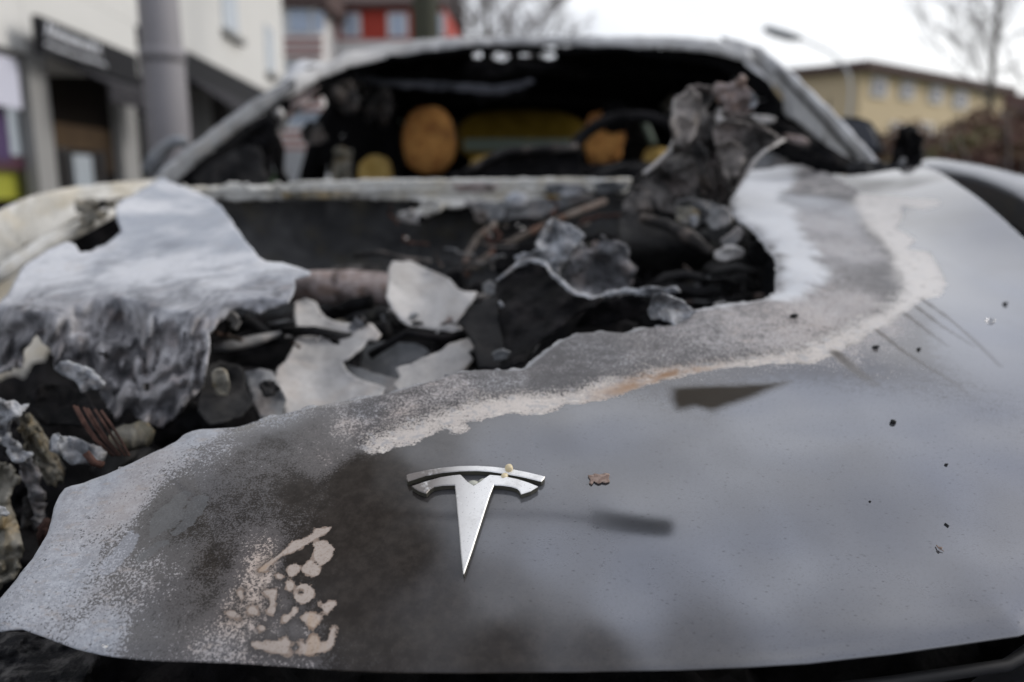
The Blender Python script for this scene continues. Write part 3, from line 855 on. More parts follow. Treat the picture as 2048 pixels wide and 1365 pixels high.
blob("pebble", 1009, 953, .0029, M['seed'], .002, (1.15, .8, .8), "flat cream pebble lodged between the emblem's two bars on its right side", "pebble")
blob("pebble", 946, 969, .0036, M['seedgrey'], .0, (1.1, 1, .7), "greenish pebble in the notch of the emblem, the larger of two", "pebble")
blob("pebble", 966, 964, .0030, M['seedgrey'], .0, (1.1, 1, .7), "greenish pebble in the notch of the emblem, the smaller of two", "pebble")
flk = [(1176, 951), (1184, 950), (1190, 946), (1200, 949), (1210, 946), (1219, 948), (1218, 958), (1220, 963), (1212, 966), (1203, 963), (1197, 967), (1188, 962), (1183, 969), (1178, 966), (1181, 959)]
M['flake'] = burnt('rust_flake', (0.20, 0.14, 0.115), (0.33, 0.25, 0.21), 250, .4, .6, 800, .3, None, bd=.0003)
fo_ = sheet("ash_flake", flk, lambda x, y: on_hood(x, y, off=.0012), M['flake'], step=3, jag=2.5, wr=((.0006, 200),), thick=.0006)
tag(fo_, "ragged brown flake of burnt paint lying right of the emblem", "flake")
for (x, y, r, lab) in [(1588, 632, .0035, "black crumb on the grey burnt strip of the bonnet"),
                       (1787, 843, .0021, "black crumb on the clean paint at the right of the bonnet, largest there"),
                       (1752, 694, .0025, "black crumb on the paint just below the burnt corner"),
                       (1838, 698, .0017, "small black crumb between the soot runs"),
                       (1893, 929, .0011, "tiny black crumb low on the clean right side of the bonnet"),
                       (1740, 1003, .0007, "tiny black speck in the middle of the clean paint"),
                       (2011, 607, .0022, "dark grey crumb high on the clean right side of the bonnet")]:
    blob("soot_crumb", x, y, r, M['crumb'], 0, (1.2, 1, .6), lab, "crumb", "soot crumbs on the bonnet")
tw = MB()
tw.tube([on_hood(1873, 1091, .001), on_hood(1878, 1097, .0016), on_hood(1888, 1103, .001)], [.0004, .0004, .0002], 5)
tw.tube([on_hood(1879, 1097, .0016), on_hood(1884, 1096, .003)], [.0009, .0006], 5)
tag(tw.build("dry_seed_head", M['flake']), "tiny dry seed husk on the paint at the lower right", "husk")
tw = MB(); tw.tube([on_hood(1890, 1047, .0006), on_hood(1898, 1053, .0008)], [.0006, .0005], 5)
tag(tw.build("splinter", M['crumb']), "dark splinter on the clean paint at the far right", "splinter")
drop_m, nt, b = nodes('water_drop'); b.inputs["Roughness"].default_value = .05; b.inputs["Transmission Weight"].default_value = 1.0; b.inputs["IOR"].default_value = 1.33
for (x, y, lab) in [(1981, 641, "clear water drop high on the right side of the bonnet"), (210, 1292, "clear water drop hanging under the front edge of the bonnet at the left")]:
    blob("water_drop", x, y, .0036 if x > 1000 else .0016, drop_m, -.001, (1.3, 1, .5), lab, "water drop", wob=.05)

# ---- bumper below the bonnet lip
full = front + corner[:3]
fxs = np.array([p[0] for p in full]); fys = np.array([p[1] for p in full])
o_ = np.argsort(fxs); fxs, fys = fxs[o_], fys[o_]
def fedge(x):
    y = float(np.interp(x, fxs, fys))
    if x < -.2: y = 0.37 + 0.26 * x * x + 0.9 * max(0, -x - .35) ** 1.6
    return y
BXS = np.linspace(-.215, .80, 90)
rows = [(.05, -.050, 0), (.012, -.040, 0), (-.004, -.026, 1), (-.020, -.0275, 1), (-.05, -.046, 1), (-.10, -.10, 1), (-.135, -.18, 1), (-.15, -.30, 1), (-.15, -.40, 1), (-.12, -.52, 1)]
vs, fs = [], []
for x in BXS:
    y = fedge(x); z = float(fz(x, max(y, .36)))
    for (dy, dz, _) in rows: vs.append((x, y + dy, z + dz - .013 * min(1, max(0, (x - .08) / .22)) - .006))
R_ = len(rows)
for i in range(len(BXS) - 1):
    for j in range(R_ - 1): fs.append((i * R_ + j, i * R_ + j + 1, (i + 1) * R_ + j + 1, (i + 1) * R_ + j))
bo = cpart(mesh("bumper", vs, fs, bumper_mat()))
bo["label"] = "grey front bumper, sooty on its left and middle"
mo = bo.modifiers.new("thickness", 'SOLIDIFY'); mo.thickness = .003; mo.offset = -1
sl = MB(); sl.tube([(x, fedge(x) + .006, float(fz(x, max(.36, fedge(x)))) - .024) for x in np.linspace(.10, .62, 40)], .0035, 8)
cpart(sl.build("weather_seal", M['rubber'], smooth=True))
# charred block under the left lip
cpart(sheet("melted_headlamp", [(-60, 1290), (10, 1262), (60, 1262), (130, 1275), (205, 1292), (200, 1310), (180, 1340), (150, 1380), (120, 1420), (-60, 1420)], (.47, .40), burnt('charred_cloth', (0.012, 0.012, 0.014), (0.09, 0.085, 0.085), 40, .45, .68, 200, .5, (0.2, 0.19, 0.18), .35, bd=.004, bs=1.0), step=6, jag=5, wr=((.012, 30), (.004, 110)), thick=.003))

# ---- right front wing beyond the shut line
WPX = [1840, 1850, 1880, 1900, 1950, 2000, 2048, 2110, 2200, 2320, 2460]
WIN = [334, 333, 335, 338, 350, 367, 388, 420, 475, 560, 680]
WCR = [321, 318, 319, 322, 330, 343, 358, 382, 430, 505, 610]
vs, fs = [], []
WQ = np.arange(1840, 2461, 12)
edge_in = []
for px in WQ:
    Y = np.interp(px, [1840, 2048, 2200, 2460], [1.53, 1.19, 1.00, .78])
    i_ = at_y(px, np.interp(px, WPX, WIN), Y); c_ = at_y(px + 6, np.interp(px, WPX, WCR), Y + .07)
    edge_in.append(i_)
    for q in (i_ + Vector((-.004, 0, -.09)), i_ + Vector((-.002, 0, -.012)), i_, i_.lerp(c_, .5) + Vector((0, 0, .003)), c_, c_ + Vector((.05, -.01, -.012)), c_ + Vector((.075, -.01, -.05)), c_ + Vector((.085, -.01, -.13)), c_ + Vector((.085, -.01, -.27)), c_ + Vector((.07, -.01, -.40))): vs.append(tuple(q))
for i in range(len(WQ) - 1):
    for j in range(9): fs.append((i * 10 + j, i * 10 + j + 1, (i + 1) * 10 + j + 1, (i + 1) * 10 + j))
w_ = cpart(mesh("front_wing", vs, fs, M['paint'])); w_["label"] = "unburnt grey wing on the right"
strip_v, strip_f = [], []
for i_ in edge_in:
    strip_v += [tuple(i_ + Vector((-.16, -.10, -.10))), tuple(i_ + Vector((-.08, -.03, -.11))), tuple(i_ + Vector((-.003, 0, -.05)))]
for i in range(len(edge_in) - 1):
    for j in range(2): strip_f.append((i * 3 + j, i * 3 + j + 1, (i + 1) * 3 + j + 1, (i + 1) * 3 + j))
cpart(mesh("drain_channel", strip_v, strip_f, M['black']))

# ---- left wing rail, bleached
lw_out = [(-90, 480), (0, 421), (60, 392), (150, 373), (240, 364), (320, 357), (335, 372), (275, 394), (200, 414), (140, 445), (70, 492), (0, 532), (-90, 605)]
def lw_d(px, py): return 1.25 + (px / 320.0) * .28 + (470 - py) * .0003
lwo = cpart(sheet("front_wing", lw_out, lw_d, M['cream'], step=9, jag=2, wr=((.008, 9), (.002, 40)), thick=.004))
lwo["label"] = "bleached left wing with its edge bare"
vs, fs = [], []
for i, px in enumerate(range(-90, 321, 10)):
    top = np.interp(px, [-90, 0, 60, 150, 240, 320], [480, 421, 392, 373, 364, 357])
    p = at_y(px, top, lw_d(px, top))
    for k, (dx, dz) in enumerate([(0, -.002), (-.03, -.012), (-.06, -.05), (-.075, -.12), (-.08, -.3), (-.07, -.42)]): vs.append((p.x + dx, p.y, p.z + dz))
n = 6; k_ = len(vs) // n
for i in range(k_ - 1):
    for j in range(n - 1): fs.append((i * n + j, i * n + j + 1, (i + 1) * n + j + 1, (i + 1) * n + j))
cpart(mesh("wing_side", vs, fs, M['cream']))
cpart(sheet("wheel_housing", [(0, 560), (40, 500), (110, 440), (160, 404), (262, 396), (275, 470), (200, 530), (80, 560)], lambda x, y: 1.36 + x * .0003, M['char'], step=8, jag=2, wr=((.015, 12),), thick=.003))  # black sheet added to keep the hole beside the wing dark
br = MB()
br.tube([at_y(-40, 575, 1.16), at_y(20, 535, 1.2), at_y(90, 490, 1.25), at_y(160, 455, 1.3), at_y(240, 415, 1.38)], [.011, .012, .014, .012, .010], 8, wob=.15)
cpart(br.build("wing_bracket", M['cream'], smooth=True))
for ol in [[(150, 404), (172, 398), (186, 408), (182, 424), (160, 430), (150, 420)], [(158, 432), (176, 430), (184, 446), (172, 462), (160, 456)], [(186, 424), (206, 420), (216, 432), (200, 444), (188, 440)], [(212, 406), (224, 404), (226, 418), (214, 420)], [(48, 490), (62, 486), (66, 506), (52, 512)]]:
    cpart(sheet("melted_clip", ol, 1.28, M['olive'], step=4, jag=3, wr=((.01, 50),), thick=.012))

# ---- left half of the bonnet: bleached sheet, then the crumpled curtain below it
AB = [(323, 355), (345, 366), (374, 377), (400, 386), (424, 399), (440, 412), (453, 428), (466, 447), (480, 468), (500, 493), (520, 515), (535, 521), (560, 526), (593, 533), (622, 545), (606, 551), (587, 557), (590, 570), (584, 590), (572, 604), (555, 615), (535, 622), (510, 625), (478, 616), (462, 622), (452, 640), (430, 650), (418, 665), (414, 690),
      (408, 735), (402, 775), (385, 800), (345, 842), (315, 852), (290, 848), (255, 822), (235, 842), (205, 800), (195, 770), (170, 756), (140, 735), (112, 742), (100, 700), (70, 668), (50, 700), (40, 735), (10, 740), (-60, 760), (-60, 640), (0, 606), (27, 569), (40, 542), (60, 522), (85, 505), (110, 492), (135, 484), (150, 490), (160, 506), (185, 500), (215, 486), (243, 464), (236, 440), (232, 412), (250, 398), (275, 386), (300, 368)]
def AB_d(px, py):
    p = on_hood(px, min(py, 610 + 14 * math.sin(px * .021)))
    if p.y > 1.42: p = at_y(px, py, 1.42 + .18 * max(0, (400 - py) / 45))
    y0 = 610 + 14 * math.sin(px * .021)
    if py <= y0: return p
    t = (py - y0) / 240
    q = Vector((px * .016 + .004 * py, py * .008, 4.0))
    return p.y - .070 * t + min(1, t * 3.0) * (.026 * fbm(q, 3) + .030 * (1 - 2.2 * abs(noise.fractal(q * 1.7, 1.0, 2.0, 2))))
def crum_mat():
    m, nt, b = nodes('crumpled_aluminium')
    co = objco(nt)
    mpv = N(nt, "ShaderNodeMapping"); mpv.inputs["Scale"].default_value = (1.0, 1.0, .9); nt.links.new(co, mpv.inputs[0])
    n1 = ntex(nt, mpv.outputs[0], 19, 6, .68, 1.0); n2 = ntex(nt, co, 150, 5, .75); n3 = ntex(nt, co, 9, 5, .65)
    sep = N(nt, "ShaderNodeSeparateXYZ"); nt.links.new(co, sep.inputs[0])
    up = sstep(nt, math_(nt, 'ADD', sep.outputs[2], math_(nt, 'ADD', math_(nt, 'MULTIPLY', math_(nt, 'SUBTRACT', n1, .5), .10), math_(nt, 'MULTIPLY', math_(nt, 'SUBTRACT', n3, .5), .12))), .855, .93)
    c = mix(nt, sstep(nt, n1, .38, .60), (0.075, 0.075, 0.082), (0.33, 0.32, 0.325))
    c = mix(nt, sstep(nt, n1, .58, .67), c, (0.52, 0.515, 0.53))
    c = mix(nt, math_(nt, 'MULTIPLY', sstep(nt, ntex(nt, co, 45, 4, .6), .52, .66), .45), c, (0.30, 0.255, 0.24))
    c = mix(nt, .22, c, ramp(nt, n2, (0.3, 0.15), (0.65, 1.0)), 'MULTIPLY')
    ash = mix(nt, sstep(nt, n3, .36, .62), (0.33, 0.355, 0.40), (0.58, 0.59, 0.615))
    ash = mix(nt, math_(nt, 'MULTIPLY', sstep(nt, n1, .54, .7), .35), ash, (0.48, 0.44, 0.41))
    ash = mix(nt, .22, ash, ramp(nt, n2, (0.3, 0.3), (0.65, 1.0)), 'MULTIPLY')
    c = mix(nt, up, c, ash)
    nt.links.new(c, b.inputs["Base Color"]); b.inputs["Roughness"].default_value = .75
    bump(nt, b, math_(nt, 'ADD', math_(nt, 'MULTIPLY', n1, math_(nt, 'SUBTRACT', 1.15, up)), math_(nt, 'MULTIPLY', n2, .12)), .003, .6)
    return m
M['crum'] = crum_mat()
ash_o = cpart(sheet("melted_panel", AB, AB_d, M['crum'], step=6, jag=3, wr=((.014, 4), (.003, 18), (.0015, 60)), thick=.0025, hole=[[(196, 708), (214, 700), (222, 716), (206, 726)], [(60, 680), (85, 690), (112, 720), (90, 712)], [(286, 770), (296, 764), (300, 782), (290, 786)]]))
ash_o["label"] = "broad bleached sheet of the bonnet's left half, crumpling down at its front"
cpart(sheet("ash_drip", [(120, 722), (150, 730), (185, 742), (205, 765), (200, 782), (182, 776), (168, 786), (150, 764), (125, 752), (108, 738)], .64, M['foil'], step=5, jag=3, wr=((.01, 40),), thick=.004))

# ---- engine-bay contents
def bay_floor():
    xs = np.linspace(-.80, .56, 90); ys = np.linspace(.40, 1.47, 80)
    vs, fs = [], []
    for y in ys:
        for x in xs:
            z = .64 + .05 * (y - .4) + .075 * fbm(Vector((x * 7, y * 7, 0)), 5) + .03 * fbm(Vector((x * 25, y * 25, 5)), 4)
            vs.append((x, y, z))
    for i in range(len(ys) - 1):
        for j in range(len(xs) - 1):
            a = i * len(xs) + j; fs.append((a, a + 1, a + 1 + len(xs), a + len(xs)))
    return cpart(mesh("burnt_debris", vs, fs, M['char']))
bay_floor()
cpart(sheet("firewall", [(380, 390), (560, 392), (800, 392), (1000, 400), (1260, 392), (1480, 380), (1500, 470), (1480, 560), (1200, 640), (900, 640), (600, 640), (420, 640)], lambda x, y: 1.56 - .0003 * (y - 392), M['firewall'], step=14, jag=0, wr=((.02, 8), (.006, 30)), thick=.004))
cw = cpart(sheet("scuttle_bar", [(316, 372), (374, 374), (450, 371), (600, 368), (800, 364), (900, 362), (1000, 360), (1120, 356), (1200, 358), (1262, 362), (1265, 380), (1200, 384), (1150, 392), (1090, 392), (1085, 405), (1060, 420), (1020, 426), (985, 440), (968, 438), (962, 412), (930, 408), (890, 412), (870, 428), (850, 440), (820, 446), (795, 440), (800, 430), (830, 422), (848, 408), (840, 400), (760, 398), (640, 396), (520, 398), (425, 398), (370, 396)],
     lambda x, y: 1.50 + .02 * math.sin(y * .1) + (.04 if y < 376 else 0), M['cream'], step=7, jag=3, wr=((.006, 14), (.003, 50)), thick=.006))
cw["label"] = "cream-coloured bar below the windscreen"
for (ol, Y, mt, nm) in [([(930, 405), (1080, 400), (1180, 388), (1190, 396), (1090, 432), (1065, 440), (985, 446), (960, 440)], 1.46, 'midgrey', 'melted_trim'),
                        ([(1012, 392), (1030, 385), (1055, 392), (1052, 412), (1030, 418), (1012, 410)], 1.44, 'ash', 'ash_lump'),
                        ([(796, 428), (822, 420), (850, 432), (842, 446), (818, 448), (798, 440)], 1.43, 'beige', 'ash_lump')]:
    cpart(sheet(nm, ol, Y, M[mt], step=6, jag=3, wr=((.01, 30),), thick=.012))
for (ol, Y, mt) in [([(560, 384), (640, 380), (720, 384), (700, 396), (620, 398), (566, 394)], 1.475, 'olive'), ([(1088, 372), (1120, 366), (1160, 370), (1180, 382), (1140, 392), (1096, 390)], 1.465, 'foil'), ([(1180, 366), (1230, 362), (1262, 372), (1240, 384), (1196, 384)], 1.465, 'midgrey'),
                    ([(970, 414), (990, 406), (1010, 416), (1006, 440), (984, 446), (968, 432)], 1.455, 'midgrey'), ([(840, 404), (866, 396), (884, 408), (872, 426), (850, 428)], 1.465, 'cream'), ([(900, 372), (960, 366), (1000, 372), (980, 384), (920, 384)], 1.475, 'crust')]:
    cpart(sheet("peeling_flake", ol, Y, M[mt], step=5, jag=3, wr=((.008, 30), (.003, 80)), thick=.002, curl=.01))
# beam across the bay
bmk = MB(); bmk.tube([at_y(560, 575, 1.04), at_y(620, 575, 1.03), at_y(700, 578, 1.03), at_y(780, 580, 1.03), at_y(840, 592, 1.05), at_y(900, 600, 1.06)], [.020, .022, .024, .022, .020, .016], 14, wob=.12)
o = cpart(bmk.build("cross_beam", M['crust'], smooth=True)); o["label"] = "crusted pinkish beam across the open bay"
# rods
rd = MB(); rd.tube([at_y(925, 560, 1.13), at_y(945, 535, 1.15), at_y(1010, 490, 1.2), at_y(1100, 445, 1.28), at_y(1210, 402, 1.38)], [.006, .006, .0055, .0055, .0055], 8)
cpart(rd.build("support_rod", M['rustgrey'], smooth=True))
rd = MB(); rd.tube([at_y(922, 562, 1.16), at_y(935, 510, 1.2), at_y(955, 475, 1.25), at_y(990, 448, 1.3)], [.0055] * 4, 8)
cpart(rd.build("support_rod", M['rustgrey'], smooth=True))
for (pts) in [[(985, 455), (1000, 470), (990, 490), (1010, 510)], [(1020, 500), (1040, 495), (1055, 505)], [(975, 470), (985, 500), (1000, 520)]]:
    rw = MB(); rw.tube([at_y(x, y, 1.22) for x, y in pts], .004, 6)
    cpart(rw.build("burnt_wiring", M['rust'], smooth=True))

# clutter of charred blocks, hoses and ribs behind the flaps
cl = random.Random(11)
for k in range(46):
    x0 = cl.uniform(430, 1480); y0 = cl.uniform(440, 690); Y = 1.32 - (y0 - 440) / 250 * .5 + cl.uniform(-.03, .03)
    if 450 < x0 < 780 and y0 < 540: continue
    c = at_y(x0, y0, Y)
    if c.z > float(fz(c.x, c.y)) - .03: c.z = float(fz(c.x, c.y)) - .05
    mb = MB()
    if k % 3 == 0:
        R = Matrix.Rotation(cl.uniform(0, 3), 3, 'Z') @ Matrix.Rotation(cl.uniform(-.5, .5), 3, 'X')
        mb.box(c, (cl.uniform(.03, .09), cl.uniform(.02, .06), cl.uniform(.015, .05)), R)
        nm = "charred_housing"
    else:
        a = cl.uniform(-.6, .6); L = cl.uniform(.02, .06)
        d = Vector((math.cos(a), cl.uniform(-.3, .3), math.sin(a) * .5)) * L
        mb.tube([c - d, c - d * .3 + Vector((0, 0, cl.uniform(-.01, .015))), c + d * .4, c + d], [cl.uniform(.004, .011)] * 4, 8, wob=.15)
        nm = "burnt_hose"
    o = cpart(mb.build(nm, M[cl.choice(['char', 'char', 'darkgrey', 'chargrey'])], smooth=(k % 3 != 0)))
    if k % 3 == 0:
        bv = o.modifiers.new("soft edges", 'BEVEL'); bv.width = .004; bv.segments = 2

wz = random.Random(5)
def bayY(y): return 1.34 - (y - 430) / 270 * .56
def free(x, y): return not (x < 640 and y < 620) and not (x < 790 and y < 545)
for k in range(70):
    x0 = wz.uniform(420, 1500); y0 = wz.uniform(430, 700)
    if not free(x0, y0) or (x0 > 1050 and y0 > 640): continue
    Y = bayY(y0) + wz.uniform(-.06, .03); a = wz.uniform(0, 6.28); pts = []
    for j in range(6):
        a += wz.uniform(-.8, .8); x0 += math.cos(a) * wz.uniform(8, 26); y0 += math.sin(a) * wz.uniform(3, 12); pts.append(at_y(x0, y0, Y + wz.uniform(-.015, .015)))
    pts = [Vector((p.x, p.y, min(p.z, float(fz(p.x, p.y)) - .012))) for p in pts]
    r = wz.uniform(.0012, .0035)
    mb = MB(); mb.tube(pts, [r] * 6, 6, wob=.2); cpart(mb.build("burnt_wire", M[wz.choice(['char', 'darkgrey', 'chargrey', 'midgrey', 'rustgrey', 'rust'])], smooth=True))
for k in range(64):
    x0 = wz.uniform(420, 1520); y0 = wz.uniform(430, 690)
    if not free(x0, y0) or (x0 > 1050 and y0 > 625): continue
    Y = bayY(y0) - wz.uniform(.0, .05); r = wz.uniform(5, 20); a0 = wz.uniform(0, 6.28); el = wz.uniform(.25, .9); th = wz.uniform(-.6, .6)
    ol = []
    for j in range(8):
        t = a0 + j * .785; q = r * wz.uniform(.55, 1.2); u, v = q * math.cos(t), q * el * math.sin(t)
        ol.append((x0 + u * math.cos(th) - v * math.sin(th), y0 + u * math.sin(th) + v * math.cos(th)))
    cpart(sheet("ash_scrap", ol, Y, M[wz.choice(['char', 'chargrey', 'darkgrey', 'darkgrey', 'midgrey', 'crust', 'foil', 'beige'])], step=4, jag=2, wr=((.012, 40, 1), (.004, 110)), thick=.0025))

def flap(name, ol, d, mt, wr=((.012, 12), (.003, 45)), step=6, jag=2.5, thick=.0022, label=None, curl=.006):
    o = cpart(sheet(name, ol, d, M[mt], step=step, jag=jag, wr=wr, thick=thick, curl=curl))
    if label: o["label"] = label
    return o
flap("torn_flap", [(784, 522), (821, 522), (855, 539), (880, 548), (896, 556), (912, 576), (930, 584), (954, 583), (949, 597), (929, 620), (912, 643), (882, 657), (855, 658), (821, 650), (801, 640), (781, 616), (773, 589), (778, 562), (779, 539)],
     lambda x, y: .97 - (y - 522) / 136 * .12 + .02 * math.cos((x - 850) * .03), 'beige', label="pale torn flap, rounded, in the middle of the bay")
flap("torn_flap", [(872, 667), (880, 655), (899, 650), (920, 655), (930, 663), (922, 677), (900, 680), (882, 677)], .82, 'beige', ((.006, 30),), 5, label="small pale scrap below the rounded flap")
flap("torn_flap", [(590, 604), (612, 597), (634, 606), (640, 622), (650, 634), (664, 642), (684, 647), (724, 644), (748, 650), (762, 668), (752, 680), (735, 679), (724, 694), (700, 712), (683, 722), (690, 740), (720, 760), (770, 775), (760, 800), (700, 830), (570, 830), (566, 800), (556, 775), (549, 756), (556, 735), (572, 722), (584, 700), (594, 672), (590, 640)],
     lambda x, y: .88 - max(0, (y - 600)) / 225 * .19 + .018 * math.sin((x - 560) * .02), 'beige', label="tall pale flap left of the bay's middle")
flap("torn_flap", [(790, 736), (820, 728), (848, 714), (868, 708), (889, 698), (898, 688), (909, 683), (922, 678), (935, 677), (950, 684), (956, 697), (946, 698), (936, 704), (946, 720), (930, 740), (880, 765), (798, 785), (788, 770), (800, 752)],
     lambda x, y: .76 - (y - 680) / 100 * .05, 'beige', label="pale curled strip against the torn bonnet edge")
flap("torn_panel", [(726, 690), (770, 684), (830, 686), (848, 694), (860, 706), (840, 720), (800, 735), (790, 770), (740, 760), (720, 740)], (.87, .82), 'midgrey', ((.006, 18),))
flap("torn_panel", [(690, 728), (740, 742), (800, 762), (790, 800), (660, 820)], (.80, .72), 'midgrey', ((.006, 18),))
flap("tray", [(410, 625), (480, 632), (560, 630), (600, 620), (600, 720), (560, 735), (480, 730), (420, 735), (405, 700)], (.92, .82), 'char', ((.012, 14),))
bx = MB(); bx.tube([at_y(425, 696, .80), at_y(460, 692, .81), at_y(510, 682, .83), at_y(560, 668, .86)], [.004, .006, .006, .003], 8, wob=.1)
cpart(bx.build("bent_strip", M['midgrey'], smooth=True))
flap("torn_panel", [(455, 618), (470, 628), (480, 645), (472, 660), (460, 655), (452, 640)], .80, 'beige', ((.004, 40),), 5)
flap("torn_panel", [(488, 742), (520, 738), (545, 745), (556, 770), (572, 800), (566, 830), (520, 835), (505, 800), (494, 770)], (.74, .68), 'midgrey', ((.012, 28),), 5)
flap("ash_scrap", [(520, 765), (540, 760), (556, 772), (550, 792), (530, 790)], .69, 'darkgrey', ((.012, 40, 1),), 4, 2, .003)
flap("torn_panel", [(408, 735), (440, 720), (486, 735), (490, 770), (505, 810), (480, 832), (420, 850), (395, 820)], (.74, .64), 'darkgrey', ((.014, 24),), 6)
flap("torn_panel", [(430, 738), (450, 742), (462, 775), (450, 800), (432, 790), (424, 760)], .68, 'olive', ((.006, 50),), 5)
# black flap and its ragged, lit rim
flap("scorched_flap", [(993, 562), (1012, 548), (1034, 532), (1045, 527), (1057, 524), (1074, 526), (1088, 532), (1098, 549), (1118, 569), (1135, 582), (1152, 593), (1185, 599), (1206, 594), (1185, 612), (1160, 625), (1135, 640), (1111, 660), (1080, 682), (1060, 705), (1044, 725), (1000, 740), (955, 735), (950, 690), (930, 660), (916, 643), (943, 616), (975, 600), (990, 589)],
     lambda x, y: .86 - (y - 524) / 210 * .15 + .0004 * (1010 - x), 'char', ((.014, 14), (.005, 50)), 6, 3, label="large black flap standing at the torn edge")
flap("scorched_flap", [(916, 643), (943, 616), (975, 597), (992, 585), (998, 620), (1002, 660), (1008, 700), (1000, 738), (955, 735), (950, 690), (930, 662)], lambda x, y: .81 - (y - 585) / 150 * .10, 'darkgrey', ((.008, 20),), 6, 3)
rm = MB(); rm.tube([at_y(x, y, .84 - (y - 524) / 210 * .13) for x, y in [(993, 562), (1012, 547), (1034, 531), (1046, 526), (1060, 522), (1074, 524), (1088, 530), (1098, 547), (1108, 558), (1118, 567), (1135, 580), (1152, 591), (1170, 597), (1185, 599), (1206, 592)]],
              [.001, .002, .003, .004, .003, .003, .004, .004, .004, .0045, .004, .004, .0045, .004, .002], 7, wob=.35)
cpart(rm.build("ragged_rim", M['foil'], smooth=True))
flap("crumpled_foil", [(1104, 436), (1118, 444), (1142, 451), (1155, 462), (1166, 471), (1158, 484), (1148, 498), (1142, 508), (1136, 520), (1128, 532), (1118, 545), (1120, 562), (1108, 560), (1098, 545), (1088, 528), (1070, 522), (1040, 525), (1030, 514), (1044, 505), (1062, 508), (1076, 500), (1072, 488), (1078, 474), (1088, 460)],
     .90, 'foil', ((.02, 22), (.008, 60)), 4, 4, label="bluish-white crumpled foil peak above the black flap")
flap("crumpled_foil", [(1150, 500), (1165, 485), (1178, 498), (1192, 490), (1205, 470), (1216, 484), (1240, 482), (1256, 498), (1258, 520), (1275, 535), (1260, 575), (1212, 590), (1180, 594), (1150, 586), (1125, 566), (1130, 535), (1140, 516)],
     .92, 'crumple', ((.02, 22), (.008, 60)), 4, 5)
flap("ragged_rim", [(1206, 594), (1214, 580), (1253, 575), (1275, 580), (1293, 576), (1320, 580), (1345, 576), (1362, 584), (1340, 590), (1318, 588), (1298, 597), (1280, 592), (1250, 586), (1222, 594)], .80, 'foil', ((.010, 30),), 4, 3, .003)
flap("curled_scrap", [(1303, 598), (1320, 590), (1345, 597), (1365, 606), (1392, 622), (1380, 634), (1364, 640), (1350, 652), (1340, 645), (1322, 638), (1303, 636), (1294, 620)], lambda x, y: on_hood(x, max(y, 610)).y + .004 - .0006 * (645 - y), 'foil', ((.010, 26), (.003, 90)), 4, 3, .002, "pale curled scrap lying over the torn bonnet edge")
flap("scorched_flap", [(1200, 604), (1250, 592), (1300, 598), (1296, 622), (1260, 640), (1220, 648), (1180, 652), (1150, 655), (1170, 625)], .80, 'char', ((.01, 25),), 6, 3)
for (ol, Y, mt) in [([(1050, 690), (1064, 682), (1078, 690), (1068, 706), (1054, 712)], .735, 'foil'), ([(998, 604), (1008, 612), (1010, 640), (1006, 662), (996, 650), (1000, 628)], .79, 'foil'),
                    ([(985, 708), (1004, 700), (1020, 706), (1012, 720), (990, 722)], .71, 'midgrey'), ([(1092, 664), (1102, 660), (1104, 668), (1094, 671)], .745, 'ash'), ([(1105, 655), (1113, 653), (1114, 661), (1106, 663)], .75, 'ash'),
                    ([(965, 570), (980, 560), (992, 572), (990, 592), (975, 590), (964, 582)], .88, 'midgrey')]:
    flap("ash_scrap", ol, Y, mt, ((.004, 60),), 4, 2)

# tall melted remnant standing in the bay
TL = [(1348, 196), (1362, 186), (1377, 172), (1398, 170), (1420, 176), (1429, 191), (1420, 204), (1410, 216), (1414, 232), (1428, 226), (1442, 214), (1452, 226), (1468, 226), (1492, 232), (1512, 246), (1540, 262), (1568, 278), (1560, 288), (1530, 300), (1516, 310), (1504, 325), (1494, 342), (1482, 358), (1472, 374), (1462, 392), (1456, 412), (1452, 430), (1425, 442), (1400, 462), (1370, 460), (1330, 440), (1290, 432), (1250, 430), (1246, 400), (1262, 372), (1290, 345), (1318, 322), (1338, 300), (1346, 280), (1344, 250), (1342, 222)]
def TL_d(px, py): return 1.12 + .03 * math.cos((px - 1380) * .025) + (300 - py) * .00015
tl = flap("melted_tower", TL, TL_d, 'tower', ((.036, 8, 1), (.007, 24, 1)), 4, 4, .003, "tall twisted charred remnant rising before the windscreen")
flap("melted_tower", [(1446, 176), (1458, 166), (1475, 157), (1488, 164), (1496, 176), (1508, 188), (1514, 200), (1510, 216), (1494, 228), (1470, 224), (1452, 220), (1442, 196)], 1.13, 'crust', ((.012, 30), (.005, 80)), 4, 2.5, .016)
